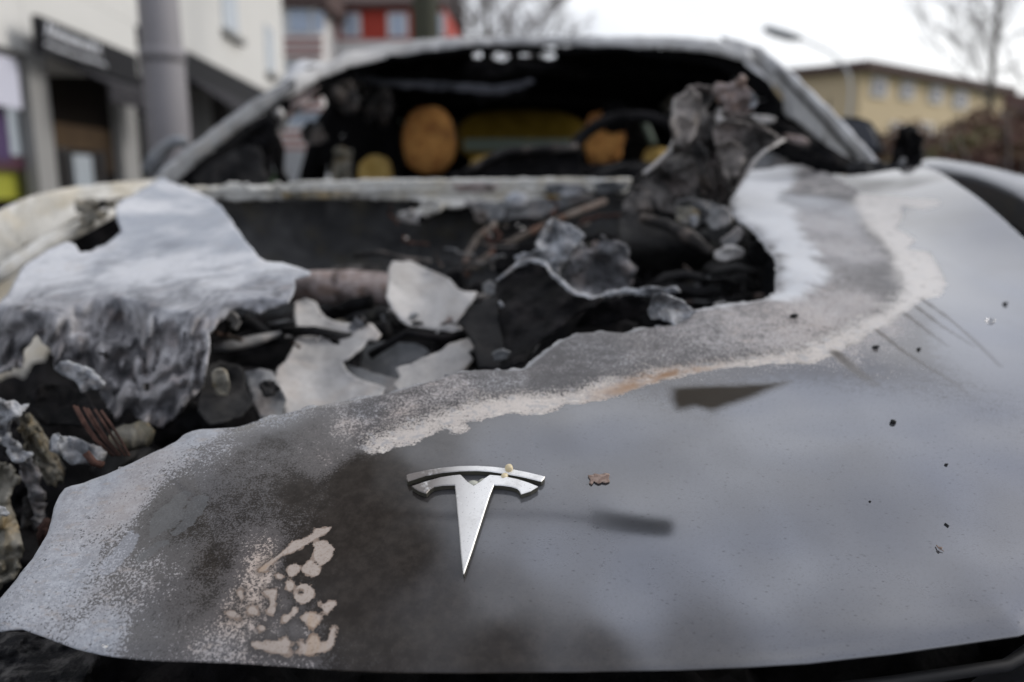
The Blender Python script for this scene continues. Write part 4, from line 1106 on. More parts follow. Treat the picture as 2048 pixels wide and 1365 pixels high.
for ol, Y, mt in [([(1350, 192), (1366, 184), (1380, 172), (1398, 190), (1402, 222), (1392, 262), (1372, 298), (1346, 304), (1344, 262), (1346, 226)], 1.09, 'towerpale'),
                  ([(1290, 352), (1340, 318), (1384, 292), (1412, 306), (1424, 346), (1420, 392), (1394, 424), (1350, 428), (1300, 420), (1268, 404), (1270, 376)], 1.10, 'tower'), ([(1246, 404), (1268, 372), (1300, 380), (1320, 420), (1350, 440), (1340, 470), (1280, 452), (1244, 436)], 1.08, 'chargrey'),
                  ([(1424, 258), (1452, 240), (1488, 246), (1530, 264), (1562, 280), (1524, 300), (1500, 326), (1482, 356), (1462, 388), (1444, 360), (1436, 310)], 1.09, 'tower'),
                  ([(1432, 290), (1462, 282), (1496, 300), (1480, 338), (1460, 372), (1446, 340)], 1.075, 'towerpale'), ([(1352, 404), (1392, 396), (1430, 404), (1452, 420), (1430, 444), (1384, 448), (1354, 436)], 1.06, 'midgrey'),
                  ([(1384, 296), (1400, 280), (1416, 300), (1410, 350), (1424, 380), (1408, 392), (1394, 350)], 1.07, 'chargrey')]:
    flap("melted_tower", ol, Y, mt, ((.016, 16, 1), (.006, 50, 1)), 4, 4, .002, curl=.02)
sp_ = MB()
for (pts, r) in [([(1350, 200), (1348, 240), (1350, 275), (1340, 302), (1315, 325), (1288, 348)], .003), ([(1440, 216), (1436, 236), (1444, 244)], .006), ([(1568, 280), (1530, 302), (1510, 320), (1494, 345), (1474, 376)], .0025)]:
    sp_.tube([at_y(x, y, TL_d(x, y) - .012) for x, y in pts], r, 7, wob=.4)
cpart(sp_.build("ragged_rim", M['beige'], smooth=True))
flap("ash_scrap", [(1500, 184), (1512, 192), (1514, 206), (1508, 218), (1498, 216), (1503, 200)], 1.11, 'foil', ((.004, 60),), 4, 2)
flap("charred_housing", [(1240, 436), (1275, 428), (1330, 436), (1370, 452), (1402, 470), (1420, 490), (1424, 520), (1400, 540), (1340, 545), (1290, 540), (1255, 520), (1242, 480)], lambda x, y: 1.06 - .05 * math.sin((y - 428) / 117 * 3.14), 'darkgrey', ((.008, 16),), 6, 1.5, .01)
hs = MB(); hs.tube([at_y(1282, 436, 1.02), at_y(1330, 450, 1.0), at_y(1380, 474, .99), at_y(1420, 505, .99)], [.006, .008, .008, .006], 8, wob=.2)
cpart(hs.build("burnt_hose", M['chargrey'], smooth=True))
for (ol, Y, mt) in [([(1352, 420), (1380, 412), (1402, 425), (1398, 445), (1372, 450), (1354, 440)], 1.06, 'olive'), ([(1380, 436), (1395, 430), (1398, 448), (1386, 455)], 1.03, 'foil'), ([(1420, 424), (1450, 414), (1462, 432), (1452, 452), (1424, 458), (1414, 442)], 1.02, 'midgrey'),
                    ([(1428, 502), (1470, 496), (1490, 504), (1484, 516), (1450, 522), (1428, 516)], .97, 'beige'), ([(1440, 480), (1464, 470), (1476, 456), (1484, 466), (1474, 490), (1450, 494)], 1.0, 'midgrey'), ([(1450, 560), (1480, 548), (1500, 556), (1524, 572), (1510, 580), (1480, 572)], .95, 'darkgrey'),
                    ([(1478, 552), (1490, 545), (1500, 560), (1494, 584), (1482, 584)], .94, 'chargrey'), ([(1500, 492), (1530, 486), (1540, 510), (1528, 530), (1504, 524)], .99, 'darkgrey')]:
    flap("ash_scrap", ol, Y, mt, ((.005, 50),), 4, 2, .006)
hs = MB()
for pts in [[(1300, 575), (1330, 555), (1370, 548), (1410, 560)], [(1420, 545), (1470, 535), (1520, 548)], [(1290, 590), (1340, 570), (1390, 585), (1440, 580)]]:
    hs.tube([at_y(x, y, .95) for x, y in pts], .006, 7, wob=.2)
cpart(hs.build("burnt_hose", M['darkgrey'], smooth=True))

# left corner wreckage under the curtain
def rib(name, pts, rr, Y, mt, wob=.22, seg=18):
    P = [at_y(x, y, Y if not hasattr(Y, '__len__') else Y[i]) for i, (x, y) in enumerate(pts)]
    n = 26; Q = []; RR = []
    for k in range(n + 1):
        t = k / n * (len(P) - 1); i = min(len(P) - 2, int(t)); f = t - i
        Q.append(P[i].lerp(P[i + 1], f)); RR.append((rr[i] + (rr[i + 1] - rr[i]) * f) * (.85 + .35 * noise.noise(P[i].lerp(P[i + 1], f) * 60)))
    mb = MB(); mb.tube(Q, RR, seg)
    for k, v in enumerate(mb.v):
        c = Q[k // seg]; v = Vector(v); d = v - c
        mb.v[k] = tuple(c + d * (1 + .38 * fbm(v * 42, 4)))
    return cpart(mb.build(name, M[mt], smooth=True))
def C3(*p): return [(x / 2.183, 740 + y / 2.183) for x, y in p]
LWR = ((.020, 22, 1), (.008, 60, 1), (.003, 150))
flap("melted_lamp_rib", C3((-60, 380), (0, 400), (40, 430), (75, 480), (40, 560), (70, 640), (105, 800), (60, 880), (0, 960), (-60, 960)), (.57, .52), 'olive', LWR, 4, 4, .004)
flap("melted_lamp_rib", C3((80, 200), (130, 185), (185, 260), (250, 370), (290, 430), (275, 475), (210, 505), (180, 460), (140, 400), (100, 300)), lambda x, y: .60 + .014 * math.sin((x - .5 * y) * .09), 'olive', LWR, 4, 3, .004)
flap("melted_lamp_rib", C3((60, 330), (110, 360), (150, 430), (180, 520), (195, 660), (160, 690), (130, 570), (100, 450), (70, 390)), .585, 'crumple', LWR, 4, 3, .004)
flap("melted_lamp_rib", C3((-60, 130), (0, 145), (60, 130), (125, 165), (90, 205), (45, 215), (22, 270), (60, 320), (125, 372), (95, 405), (30, 340), (-60, 290)), .575, 'foil', LWR, 4, 3, .004)
flap("scorched_flap", C3((-60, 200), (60, 230), (130, 330), (170, 480), (210, 640), (150, 760), (60, 900), (-60, 900)), .66, 'char', LWR, 6, 3, .003)
flap("melted_lamp_rib", C3((100, 560), (140, 600), (160, 690), (130, 800), (100, 850), (90, 700)), .60, 'darkgrey', LWR, 5, 3, .004)
flap("ash_scrap", C3((-10, 590), (20, 600), (45, 630), (30, 640), (5, 632)), .525, 'foil', ((.004, 60),), 3, 2, .003)
flap("ash_scrap", [(112, 885), (140, 872), (165, 880), (190, 895), (194, 915), (170, 922), (145, 930), (126, 918)], .58, 'foil', ((.01, 40),), 4, 3, .008)
rib("charred_housing", [(236, 886), (258, 872), (280, 870), (302, 876)], [.009, .014, .014, .009], .62, 'olive', .15)
flap("scorched_flap", [(50, 790), (90, 768), (140, 772), (170, 790), (195, 830), (210, 870), (180, 860), (130, 850), (90, 850), (70, 820)], (.66, .62), 'char', ((.012, 30),), 5, 3)
ww = MB()
for k in range(6):
    dx = k * 11 - 28 + random.uniform(-4, 4)
    ww.tube([at_y(172 + dx, 812 + k * 2, .60), at_y(192 + dx, 850, .59), at_y(214 + dx, 880 + k, .585), at_y(240 + dx * .6, 912, .58)], .0011, 5)
for pts in [[(80, 1050), (92, 1060), (84, 1080)], [(95, 1040), (80, 1070), (86, 1100)], [(172, 905), (188, 925), (206, 930)]]:
    w1 = MB(); w1.tube([at_y(x, y, .55) for x, y in pts], .003, 5); cpart(w1.build("burnt_wiring", M['rust'], smooth=True))
cpart(ww.build("burnt_wiring", M['rust'], smooth=True))
rib("charred_housing", [(205, 870), (225, 900), (250, 935), (300, 930)], [.02, .022, .025, .02], .64, 'darkgrey')
rib("charred_housing", [(-40, 1120), (0, 1150), (30, 1130), (60, 1080)], [.03, .03, .025, .02], .60, 'char')
rib("charred_housing", [(330, 850), (360, 850), (400, 835), (440, 830)], [.02, .02, .02, .02], .70, 'darkgrey')

# ---- windscreen pillars, header, roof
def arcY(px): return 2.28 - .62 * (((px - 1036) / FPX * 2.2) ** 2)
HDR = [(545, 182), (590, 154), (640, 132), (700, 106), (760, 92), (820, 82), (900, 75), (1000, 73), (1200, 73), (1340, 73), (1420, 80), (1490, 99), (1500, 120), (1470, 118), (1430, 106), (1380, 100), (1300, 96), (1200, 93), (1100, 90), (1000, 91), (920, 96), (860, 104), (800, 112), (740, 124), (690, 138), (640, 158), (600, 184), (570, 200)]
o = cpart(sheet("roof_header", HDR, lambda x, y: arcY(x), M['header'], step=9, jag=2.5, wr=((.008, 8),), thick=.02)); o["label"] = "bleached front edge of the roof"
LP = [(306, 366), (330, 338), (360, 312), (420, 266), (490, 214), (550, 178), (585, 158), (610, 150), (616, 162), (588, 182), (528, 222), (456, 278), (394, 324), (352, 366)]
def LPd(x, y): return 1.56 + (x - 310) / 300 * .52
o = cpart(sheet("windscreen_pillar", LP, LPd, M['pillargrey'], step=9, jag=2, wr=((.006, 10),), thick=.008)); o["label"] = "sooty grey left windscreen pillar"
rg = MB(); rg.tube([at_y(x, y, LPd(x, y) + .02) for x, y in [(372, 372), (420, 336), (480, 292), (545, 240), (600, 196), (650, 166), (700, 150)]], [.018, .022, .026, .026, .022, .02, .015], 8, wob=.4)
cpart(rg.build("charred_lining", M['black'], smooth=True))
RPo = [(1440, 74), (1480, 82), (1520, 98), (1562, 130), (1596, 161), (1632, 198), (1664, 228), (1685, 249), (1712, 282), (1732, 302), (1752, 332), (1736, 346), (1698, 340), (1672, 312), (1640, 282), (1606, 252), (1576, 236), (1566, 220), (1566, 198), (1550, 172), (1526, 146), (1500, 124), (1466, 108)]
def RPd(x, y): return 2.15 - (x - 1480) / 265 * .58
o = cpart(sheet("windscreen_pillar", RPo, RPd, M['pillar'], step=8, jag=3, wr=((.006, 10),), thick=.008)); o["label"] = "bleached right windscreen pillar"
for ol in [[(1110, 92), (1200, 92), (1300, 95), (1400, 99), (1470, 114), (1540, 168), (1560, 210), (1500, 190), (1440, 135), (1350, 118), (1230, 112), (1112, 112)], [(600, 186), (680, 142), (760, 118), (860, 102), (925, 94), (925, 112), (860, 118), (760, 136), (690, 156), (620, 198)]]:
    cpart(sheet("charred_lining", ol, lambda x, y: arcY(x) + .03, M['black'], step=8, jag=4, wr=((.01, 12),), thick=.003))
gr = MB(); gr.tube([at_y(x, y, RPd(x, y) - .008) for x, y in [(1552, 142), (1596, 188), (1642, 236), (1684, 284), (1712, 318)]], .004, 6)
cpart(gr.build("pillar_trim", M['darkgrey'], smooth=True))
# roof shell, with gaps burnt through behind the header
def roofz(x, y): return 1.355 + .075 * math.sin(min(1, max(0, (y - 2.15) / 1.1)) * 1.57) - .10 * max(0, (y - 3.2)) ** 1.3 - .16 * x * x
rx_ = np.linspace(-.62, .62, 130); ry_ = np.concatenate([np.linspace(2.2, 2.95, 110), np.linspace(3.0, 4.1, 26)])
vs = []; fs = []
for y in ry_:
    for x in rx_:
        vs.append((x, y, roofz(x, y) + .012 * fbm(Vector((x * 6, y * 6, 2)), 3)))
holes = [(955, 107, 13, 11), (1002, 108, 21, 14), (1052, 106, 16, 8), (1096, 107, 17, 11)]
for i in range(len(ry_) - 1):
    for j in range(len(rx_) - 1):
        a = i * 130 + j
        c = Vector(vs[a]) + Vector((.005, .004, 0))
        u, v = pix(c)
        if ry_[i] > 2.27 and any(((u - hx) / ha) ** 2 + ((v - hy) / hb) ** 2 < 1 for hx, hy, ha, hb in holes): continue
        fs.append((a, a + 1, a + 131, a + 130))
o = cpart(mesh("roof", vs, fs, M['black'])); m = o.modifiers.new("thickness", 'SOLIDIFY'); m.thickness = .012
o["label"] = "blackened roof, burnt through behind its front edge"
for s in (-1, 1):
    tb = MB(); tb.tube([(s * (.60 + .0 * t), 2.1 + 1.9 * t, roofz(.60, 2.15 + 1.9 * t) - .01 + (-.05 if t == 0 else 0)) for t in (0, .08, .25, .5, .75, 1)], [.03, .035, .035, .035, .035, .03], 8)
    cpart(tb.build("roof_rail", M['pillar'], smooth=True))
cpart(sheet("hanging_lining", [(688, 146), (705, 142), (735, 152), (770, 160), (850, 162), (920, 168), (985, 172), (1030, 166), (1062, 156), (1070, 164), (1040, 178), (1000, 188), (960, 188), (900, 182), (840, 178), (780, 174), (730, 168), (696, 158)], 2.36, burnt('singed_lining', (0.04, 0.043, 0.055), (0.20, 0.205, 0.235), 8, .35, .6, 80, .4, bd=.003), step=7, jag=3, wr=((.02, 12),), thick=.003))
cpart(sheet("hanging_lining", [(660, 145), (800, 126), (900, 120), (1100, 124), (1300, 128), (1430, 140), (1440, 160), (1380, 152), (1250, 148), (1150, 160), (1060, 150), (950, 158), (880, 146), (780, 152), (700, 168)], 2.44, M['char'], step=9, jag=6, wr=((.03, 9), (.01, 30)), thick=.003))
cpart(sheet("hanging_lining", [(1300, 100), (1450, 116), (1500, 140), (1560, 200), (1580, 240), (1540, 250), (1480, 200), (1420, 170), (1320, 150)], 2.3, M['black'], step=9, jag=5, wr=((.02, 9),), thick=.003))
cpart(sheet("hanging_lining", [(600, 190), (650, 158), (700, 150), (720, 200), (700, 250), (668, 300), (660, 330), (640, 330), (650, 270), (662, 220), (650, 186), (630, 176)], 2.25, M['black'], step=7, jag=6, wr=((.02, 9),), thick=.004))
cpart(sheet("burnt_side_glass", [(664, 180), (700, 170), (760, 180), (800, 200), (800, 366), (672, 366), (656, 345), (664, 300), (690, 262), (676, 220)], 2.8, M['black'], step=10, jag=5, wr=((.02, 9),), thick=.004))  # black sheet added to keep the cabin dark left of the headrest
cpart(sheet("charred_lining", [(668, 312), (690, 296), (706, 300), (702, 366), (660, 366)], 2.3, M['olive'], step=6, jag=4, wr=((.01, 30),), thick=.006))
cpart(sheet("hanging_lining", [(556, 232), (566, 212), (578, 218), (576, 244), (568, 262), (556, 258)], 2.2, M['olive'], step=5, jag=3, wr=((.01, 30),), thick=.006))

# ---- cabin
cb = MB()
# black panel added to darken the rear window, sills below the windows, floor
vs = []; fs = []
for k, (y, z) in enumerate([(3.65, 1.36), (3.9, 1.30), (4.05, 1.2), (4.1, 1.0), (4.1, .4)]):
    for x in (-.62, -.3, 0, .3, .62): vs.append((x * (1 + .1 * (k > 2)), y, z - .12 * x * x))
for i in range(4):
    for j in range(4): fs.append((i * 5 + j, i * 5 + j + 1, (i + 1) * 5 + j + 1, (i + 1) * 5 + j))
cpart(mesh("added_rear_cover", vs, fs, M['black']))
for s in (-1, 1):
    d = MB(); d.hexa([Vector((s * .84, 1.6, .25)), Vector((s * .92, 1.6, .25)), Vector((s * .92, 4.1, .25)), Vector((s * .84, 4.1, .25))],
                     [Vector((s * .80, 1.6, .985)), Vector((s * .85, 1.6, .985)), Vector((s * .83, 4.1, 1.02)), Vector((s * .78, 4.1, 1.02))])
    o = cpart(d.build("door_side", M['cream'] if s < 0 else M['paint'])); bv = o.modifiers.new("soft edges", 'BEVEL'); bv.width = .012; bv.segments = 2
    p = MB(); p.tube([(s * .80, 2.95, .98), (s * .74, 2.97, 1.2), (s * .62, 3.0, 1.38)], [.05, .045, .04], 8)
    cpart(p.build("door_pillar", M['black'], smooth=True))
    p = MB(); p.tube([(s * .80, 4.05, 1.0), (s * .72, 3.85, 1.2), (s * .60, 3.55, 1.36)], [.10, .10, .08], 8)
    cpart(p.build("rear_pillar", M['black'], smooth=True))
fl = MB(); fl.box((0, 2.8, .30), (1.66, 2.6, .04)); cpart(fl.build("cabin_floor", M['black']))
for ol, Y, mt in [([(640, 170), (700, 160), (720, 215), (690, 240), (676, 300), (664, 260), (655, 210)], 2.3, 'char'), ([(500, 250), (540, 232), (556, 262), (540, 300), (548, 345), (520, 370), (470, 372), (462, 330), (486, 300)], 1.85, 'char'),
                  ([(720, 150), (770, 160), (790, 215), (768, 260), (750, 230), (735, 250)], 2.35, 'chargrey'), ([(668, 300), (690, 290), (706, 306), (700, 340), (706, 368), (664, 368)], 2.2, 'olive'), ([(600, 262), (618, 240), (640, 250), (652, 276), (636, 290), (612, 284)], 2.1, 'chargrey'), ([(548, 226), (562, 214), (572, 226), (570, 256), (558, 262), (550, 250)], 1.95, 'beige'), ([(655, 176), (700, 164), (724, 200), (706, 232), (684, 226), (668, 206)], 2.15, 'chargrey'), ([(930, 165), (1010, 180), (1060, 172), (1050, 205), (1000, 196), (960, 214)], 2.5, 'char'), ([(1340, 140), (1420, 160), (1440, 260), (1400, 230), (1385, 300), (1360, 240)], 2.6, 'char'),
                  ([(560, 214), (600, 190), (640, 174), (628, 196), (600, 214), (580, 240)], 2.0, 'crust')]:
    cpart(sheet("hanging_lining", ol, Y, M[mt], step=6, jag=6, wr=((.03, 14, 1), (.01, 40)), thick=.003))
# black sheet added to fill the right side window with darkness
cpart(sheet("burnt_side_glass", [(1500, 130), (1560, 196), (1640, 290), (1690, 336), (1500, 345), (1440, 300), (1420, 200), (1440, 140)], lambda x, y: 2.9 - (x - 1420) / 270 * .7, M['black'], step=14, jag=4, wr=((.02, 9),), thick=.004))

def cushion(name, c, sz, mt, parent=None, amp=.08, rot=0.0, ex=3.0):
    bmx = bmesh.new(); bmesh.ops.create_icosphere(bmx, subdivisions=4, radius=1)
    for v in bmx.verts:
        p = v.co.copy(); e = ex
        r = (abs(p.x) ** e + abs(p.y) ** e + abs(p.z) ** e) ** (-1 / e)
        p *= r
        k = 1 + amp * fbm(p * 1.6 + Vector(c) * 3, 3)
        v.co = Vector((p.x * sz[0] / 2, p.y * sz[1] / 2, p.z * sz[2] / 2)) * k
    mex = bpy.data.meshes.new(name); bmx.to_mesh(mex); bmx.free()
    o = link(name, mex, M[mt]); o.location = c; o.rotation_euler = (rot, 0, 0)
    bpy.context.view_layer.update()
    return o
def seat(px, py0, py1, w, Y, irr, label):
    top = at_y(px, py0, Y); bot = at_y(px, py1, Y)
    s = cpart(cushion("seat", (top.x, Y + .10, bot.z - .36), (.50, .13, .66), 'yellow' if irr is None else 'darkgrey', rot=-.12))
    s["label"] = label
    for a in (-1, 1):
        b_ = cushion("shoulder_foam", (top.x + a * .165, Y + .02, bot.z - .025), (.10, .09, .16), 'yellow'); bpy.context.view_layer.update(); keep(b_, s)
    h = cushion("headrest", (top.x, Y, (top.z + bot.z) / 2), (w, .10, top.z - bot.z), 'foam', amp=irr or .05, ex=2.3)
    keep(h, s)
    p = cushion("seat_cushion", (top.x, Y - .22, bot.z - .60), (.50, .50, .16), 'darkgrey'); keep(p, s)
    return s
seat(857, 214, 350, .158, 2.42, .06, "passenger seat with its orange headrest foam bare")
seat(1208, 224, 334, .118, 2.42, .16, "driver's seat with half its orange headrest foam charred")
o = cushion("charred_lining", at_y(1232, 236, 2.38), (.075, .05, .085), 'black', amp=.2); cpart(o)
# rear bench, amber foam, with a pale strip in front
rb = cpart(cushion("rear_bench", (at_y(1043, 258, 3.35).x, 3.42, at_y(1043, 262, 3.35).z - .02), (.52, .12, .22), 'amber', amp=.03)); rb["label"] = "rear bench with amber foam"
pg = MB(); pg.box(at_y(1043, 290, 3.3), (.46, .04, .045)); o = pg.build("bench_trim", M['palegreen']); bpy.context.view_layer.update(); keep(o, rb)
for pts in [[(1278, 225), (1290, 250), (1306, 288)], [(800, 240), (780, 280), (762, 318)], [(710, 330), (735, 328), (765, 322)]]:
    tb = MB(); tb.tube([at_y(x, y, 3.0) for x, y in pts], .012, 6); cpart(tb.build("window_trim", M['palegreen'], smooth=True))
# steering wheel, dashboard remains
tw = MB(); c = at_y(1270, 345, 1.98)
tw.tube([c + Vector((.165 * math.cos(a), .05 * math.sin(a), .135 * math.sin(a))) for a in np.linspace(0, 2 * math.pi, 33)], .015, 8, cap=False, wob=.1)
tw.tube([c + Vector((-.16, 0, 0)), c, c + Vector((.16, 0, 0))], [.012, .03, .012], 8); tw.tube([c, c + Vector((0, -.25, -.1))], .03, 8)
cpart(tw.build("steering_wheel", M['char'], smooth=True))
cpart(sheet("dashboard", [(900, 350), (935, 340), (970, 322), (1010, 306), (1060, 298), (1110, 294), (1150, 292), (1162, 300), (1160, 380), (900, 380)], 1.85, M['char'], step=8, jag=3, wr=((.02, 12),), thick=.01))
ds = MB(); ds.tube([at_y(x, y, 1.83) for x, y in [(930, 344), (960, 328), (990, 312), (1022, 302), (1060, 300), (1110, 296), (1155, 294)]], [.008, .009, .010, .011, .009, .009, .008], 8, wob=.3)
cpart(ds.build("dashboard_frame", M['chargrey'], smooth=True))
cpart(sheet("dashboard", [(370, 372), (400, 345), (450, 310), (490, 290), (520, 300), (530, 350), (540, 380), (370, 385)], 1.7, M['darkgrey'], step=8, jag=4, wr=((.02, 12),), thick=.01))
cpart(sheet("dashboard", [(1160, 365), (1200, 340), (1260, 330), (1330, 340), (1420, 345), (1420, 385), (1160, 385)], 1.72, M['darkgrey'], step=8, jag=4, wr=((.02, 12),), thick=.01))
ls = MB()
ls.tube([at_y(x, y, 1.95) for x, y in [(470, 335), (500, 290), (530, 262), (556, 240)]], [.02, .018, .018, .012], 7, wob=.4)
ls.tube([at_y(x, y, 2.0) for x, y in [(545, 270), (556, 300), (558, 345), (575, 372)]], [.014, .022, .012, .02], 7, wob=.4)
cpart(ls.build("charred_lining", M['char'], smooth=True))

# ---- scuttle wreckage on the right, door mirrors
sc = [([(1500, 236), (1520, 232), (1550, 240), (1585, 252), (1640, 280), (1690, 312), (1720, 330), (1714, 340), (1680, 336), (1630, 308), (1580, 288), (1530, 268), (1500, 254)], 1.50, 'char', .014),
      ([(1546, 300), (1590, 292), (1630, 306), (1680, 330), (1730, 344), (1700, 350), (1650, 344), (1610, 326), (1570, 312)], 1.42, 'black', .014),
      ([(1500, 336), (1520, 312), (1560, 304), (1600, 312), (1618, 324), (1580, 328), (1530, 340)], 1.44, 'midgrey', .004),
      ([(1502, 232), (1526, 230), (1552, 236), (1548, 246), (1516, 243), (1502, 240)], 1.47, 'beige', .006),
      ([(1570, 268), (1600, 272), (1620, 284), (1600, 286), (1576, 280)], 1.47, 'crust', .006),
      ([(1690, 330), (1730, 322), (1790, 330), (1840, 340), (1830, 350), (1770, 352), (1700, 352)], 1.42, 'rubber', .01)]
for ol, Y, mt, th in sc: flap("scuttle_trim", ol, Y, mt, ((.012, 16), (.004, 50)), 6, 2.5, th)
flap("wiper_remains", [(1786, 330), (1790, 316), (1800, 306), (1800, 288), (1796, 262), (1804, 254), (1810, 268), (1816, 258), (1828, 260), (1838, 274), (1840, 300), (1846, 330), (1830, 344), (1806, 338)], 1.45, 'char', ((.02, 26), (.008, 60)), 4, 3, .014, "charred wiper stump at the bonnet's rear right corner")
flap("ash_scrap", [(1796, 330), (1806, 316), (1814, 318), (1806, 336), (1796, 340)], 1.42, 'midgrey', ((.004, 50),), 4, 2, .004)
mr = cpart(sheet("door_mirror", [(1676, 240), (1690, 234), (1720, 236), (1742, 244), (1756, 264), (1766, 290), (1768, 306), (1752, 312), (1730, 306), (1700, 280)], 1.92, M['rubber'], step=6, jag=0, wr=((.0, 5),), thick=.09)); mr["label"] = "navy door mirror on the right"
gl = sheet("mirror_glass", [(1682, 247), (1700, 243), (1722, 244), (1738, 250), (1750, 270), (1758, 294), (1752, 304), (1734, 298), (1704, 274)], 1.905, M['navy'], step=6, jag=0, wr=((.0, 5),), thick=.004); bpy.context.view_layer.update(); keep(gl, mr)
mr2 = MB(); mr2.tube([at_y(x, y, 1.75) for x, y in [(300, 345), (312, 318), (332, 294), (352, 282), (372, 284)]], [.022, .018, .014, .013, .012], 8, wob=.1)
o = cpart(mr2.build("door_mirror", M['pillargrey'], smooth=True)); o["label"] = "bare grey frame of the left door mirror"

# wheels, lower body, tail so the wreck stands on the road
for sx_, Yw in ((-1, 1.02), (1, 1.02), (-1, 3.88), (1, 3.88)):
    prof_ = [(.10, .20), (.11, .215), (.105, .30), (.09, .335), (.05, .345), (-.05, .345), (-.09, .335), (-.105, .30), (-.11, .215), (-.10, .20)]
    vs = []; fs = []; sg = 36
    for k in range(sg):
        a = 2 * math.pi * k / sg
        for (w, r) in prof_: vs.append((sx_ * .79 + w, Yw + r * math.cos(a), .345 + r * math.sin(a)))
    n = len(prof_)
    for k in range(sg):
        for j in range(n): fs.append((k * n + j, k * n + (j + 1) % n, ((k + 1) % sg) * n + (j + 1) % n, ((k + 1) % sg) * n + j))
    wt = cpart(mesh("wheel", vs, fs, M['rubber']))
    mb = MB(); mb.tube([(sx_ * .79 - .08, Yw, .345), (sx_ * .79 + .08, Yw, .345)], .06, 16)
    for k in range(5):
        a = 2 * math.pi * k / 5
        mb.tube([(sx_ * .87, Yw, .345), (sx_ * .87, Yw + .21 * math.cos(a), .345 + .21 * math.sin(a))], [.03, .02], 8)
    r_ = mb.build("rim", M['midgrey'], smooth=True); bpy.context.view_layer.update(); keep(r_, wt)
lb = MB(); lb.box((0, 2.45, .27), (1.70, 3.9, .14)); lb.box((0, .75, .42), (1.2, .7, .36))
cpart(lb.build("underbody", M['black']))
tl_v = []
for y, z, hw in [(3.75, 1.30, .60), (4.2, 1.12, .72), (4.55, 1.06, .80), (4.68, .98, .82), (4.70, .60, .84), (4.62, .30, .80)]:
    for t in (-1, -.5, 0, .5, 1): tl_v.append((hw * t, y - .08 * t * t, z - .02 * t * t))
tf = [(i * 5 + j, i * 5 + j + 1, i * 5 + j + 6, i * 5 + j + 5) for i in range(5) for j in range(4)]
o = cpart(mesh("tailgate", tl_v, tf, M['chargrey'])); m = o.modifiers.new("thickness", 'SOLIDIFY'); m.thickness = .01
for s in (-1, 1):
    q = MB(); q.hexa([Vector((s * .80, 4.1, .3)), Vector((s * .90, 4.1, .3)), Vector((s * .84, 4.66, .3)), Vector((s * .78, 4.66, .3))], [Vector((s * .77, 4.1, 1.02)), Vector((s * .83, 4.1, 1.02)), Vector((s * .82, 4.64, 1.0)), Vector((s * .76, 4.64, 1.0))])
    cpart(q.build("rear_wing", M['paint'] if s > 0 else M['cream']))

# ------------------------------------------------------------------ ground
M['asphalt'] = plain('asphalt', (0.055, 0.055, 0.056), .9, .35, 40, bd=.003)
M['paving'] = plain('paving', (0.22, 0.21, 0.20), .9, .2, 6, bd=.002)
M['kerb'] = plain('kerb_stone', (0.28, 0.28, 0.27), .9, .15, 8)
M['lawn'] = plain('verge', (0.06, 0.075, 0.03), .95, .4, 5, bd=.02)
gm = MB(); gm.add([(-400, -400, -.012), (400, -400, -.012), (400, 600, -.012), (-400, 600, -.012)], [(0, 1, 2, 3)])
tag(gm.build("ground", M['lawn']), kind='structure')
rm_ = MB(); rm_.add([(-2.3, -60, 0), (6.5, -60, 0), (6.5, 120, 0), (-2.3, 120, 0)], [(0, 1, 2, 3)])
tag(rm_.build("road", M['asphalt']), kind='structure')
pv = MB(); pv.box((-6.4, 30, .045), (7.9, 180, .13)); tag(pv.build("pavement", M['paving']), kind='structure')
kb = MB(); kb.box((-2.38, 30, .055), (.14, 180, .15)); tag(kb.build("kerb", M['kerb']), kind='structure')
pv = MB(); pv.box((8.2, 30, .045), (3.2, 180, .13)); tag(pv.build("pavement", M['paving']), kind='structure')

# ------------------------------------------------------------------ shop building on the left
P0 = Vector((-6, 9.6, 0)); U_ = Vector((-.103, .9947, 0)).normalized(); NN = Vector((.9947, .103, 0)).normalized()
def fpt(px, py, off=0.0):
    d = ray(px, py); o_ = P0 + NN * off
    t = (o_ - CAM).dot(NN) / d.dot(NN); p = CAM + d * t
    return (p - P0).dot(U_), p.z
def fs_(px, off=0.0): return fpt(px, 300, off)[0]
def fw(s, z, off): return P0 + U_ * s + NN * off + Vector((0, 0, z))
def fbox(mb, s0, s1, z0, z1, o0, o1):
    mb.hexa([fw(s0, z0, o0), fw(s0, z0, o1), fw(s1, z0, o1), fw(s1, z0, o0)], [fw(s0, z1, o0), fw(s0, z1, o1), fw(s1, z1, o1), fw(s1, z1, o0)])
M['render'] = plain('cream_render', (0.62, 0.62, 0.60), .9, .10, .5)
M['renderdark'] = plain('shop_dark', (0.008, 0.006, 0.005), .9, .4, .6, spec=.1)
M['concrete'] = plain('grey_concrete', (0.25, 0.25, 0.245), .85, .12, 1.5)
M['signblack'] = plain('sign_black', (0.007, 0.007, 0.009), .6, .1, 2, spec=.15)
M['awning'] = plain('awning_grey', (0.035, 0.034, 0.038), .9, .15, 2, spec=.15)
M['signwhite'] = plain('sign_white', (0.62, 0.64, 0.68), .5, .05, 2)
M['lilac'] = plain('lilac_panel', (0.52, 0.53, 0.62), .5, .1, 2)
M['purple'] = plain('purple_panel', (0.05, 0.025, 0.09), .5, .15, 2)
M['wine'] = plain('wine_panel', (0.06, 0.02, 0.035), .5, .15, 2)
M['lime'] = plain('lime_panel', (0.30, 0.31, 0.035), .5, .1, 2)
M['paleblue'] = plain('window_pale', (0.40, 0.45, 0.50), .25, .1, 2)
M['glassdark'] = plain('shop_glass', (0.02, 0.017, 0.015), .12, .5, 1.2)
M['brownwall'] = plain('shop_display', (0.07, 0.048, 0.03), .8, .6, 1.5, spec=.1)
shop = empty("shop_building", P0, "long cream rendered building with shops below on the left", "building")
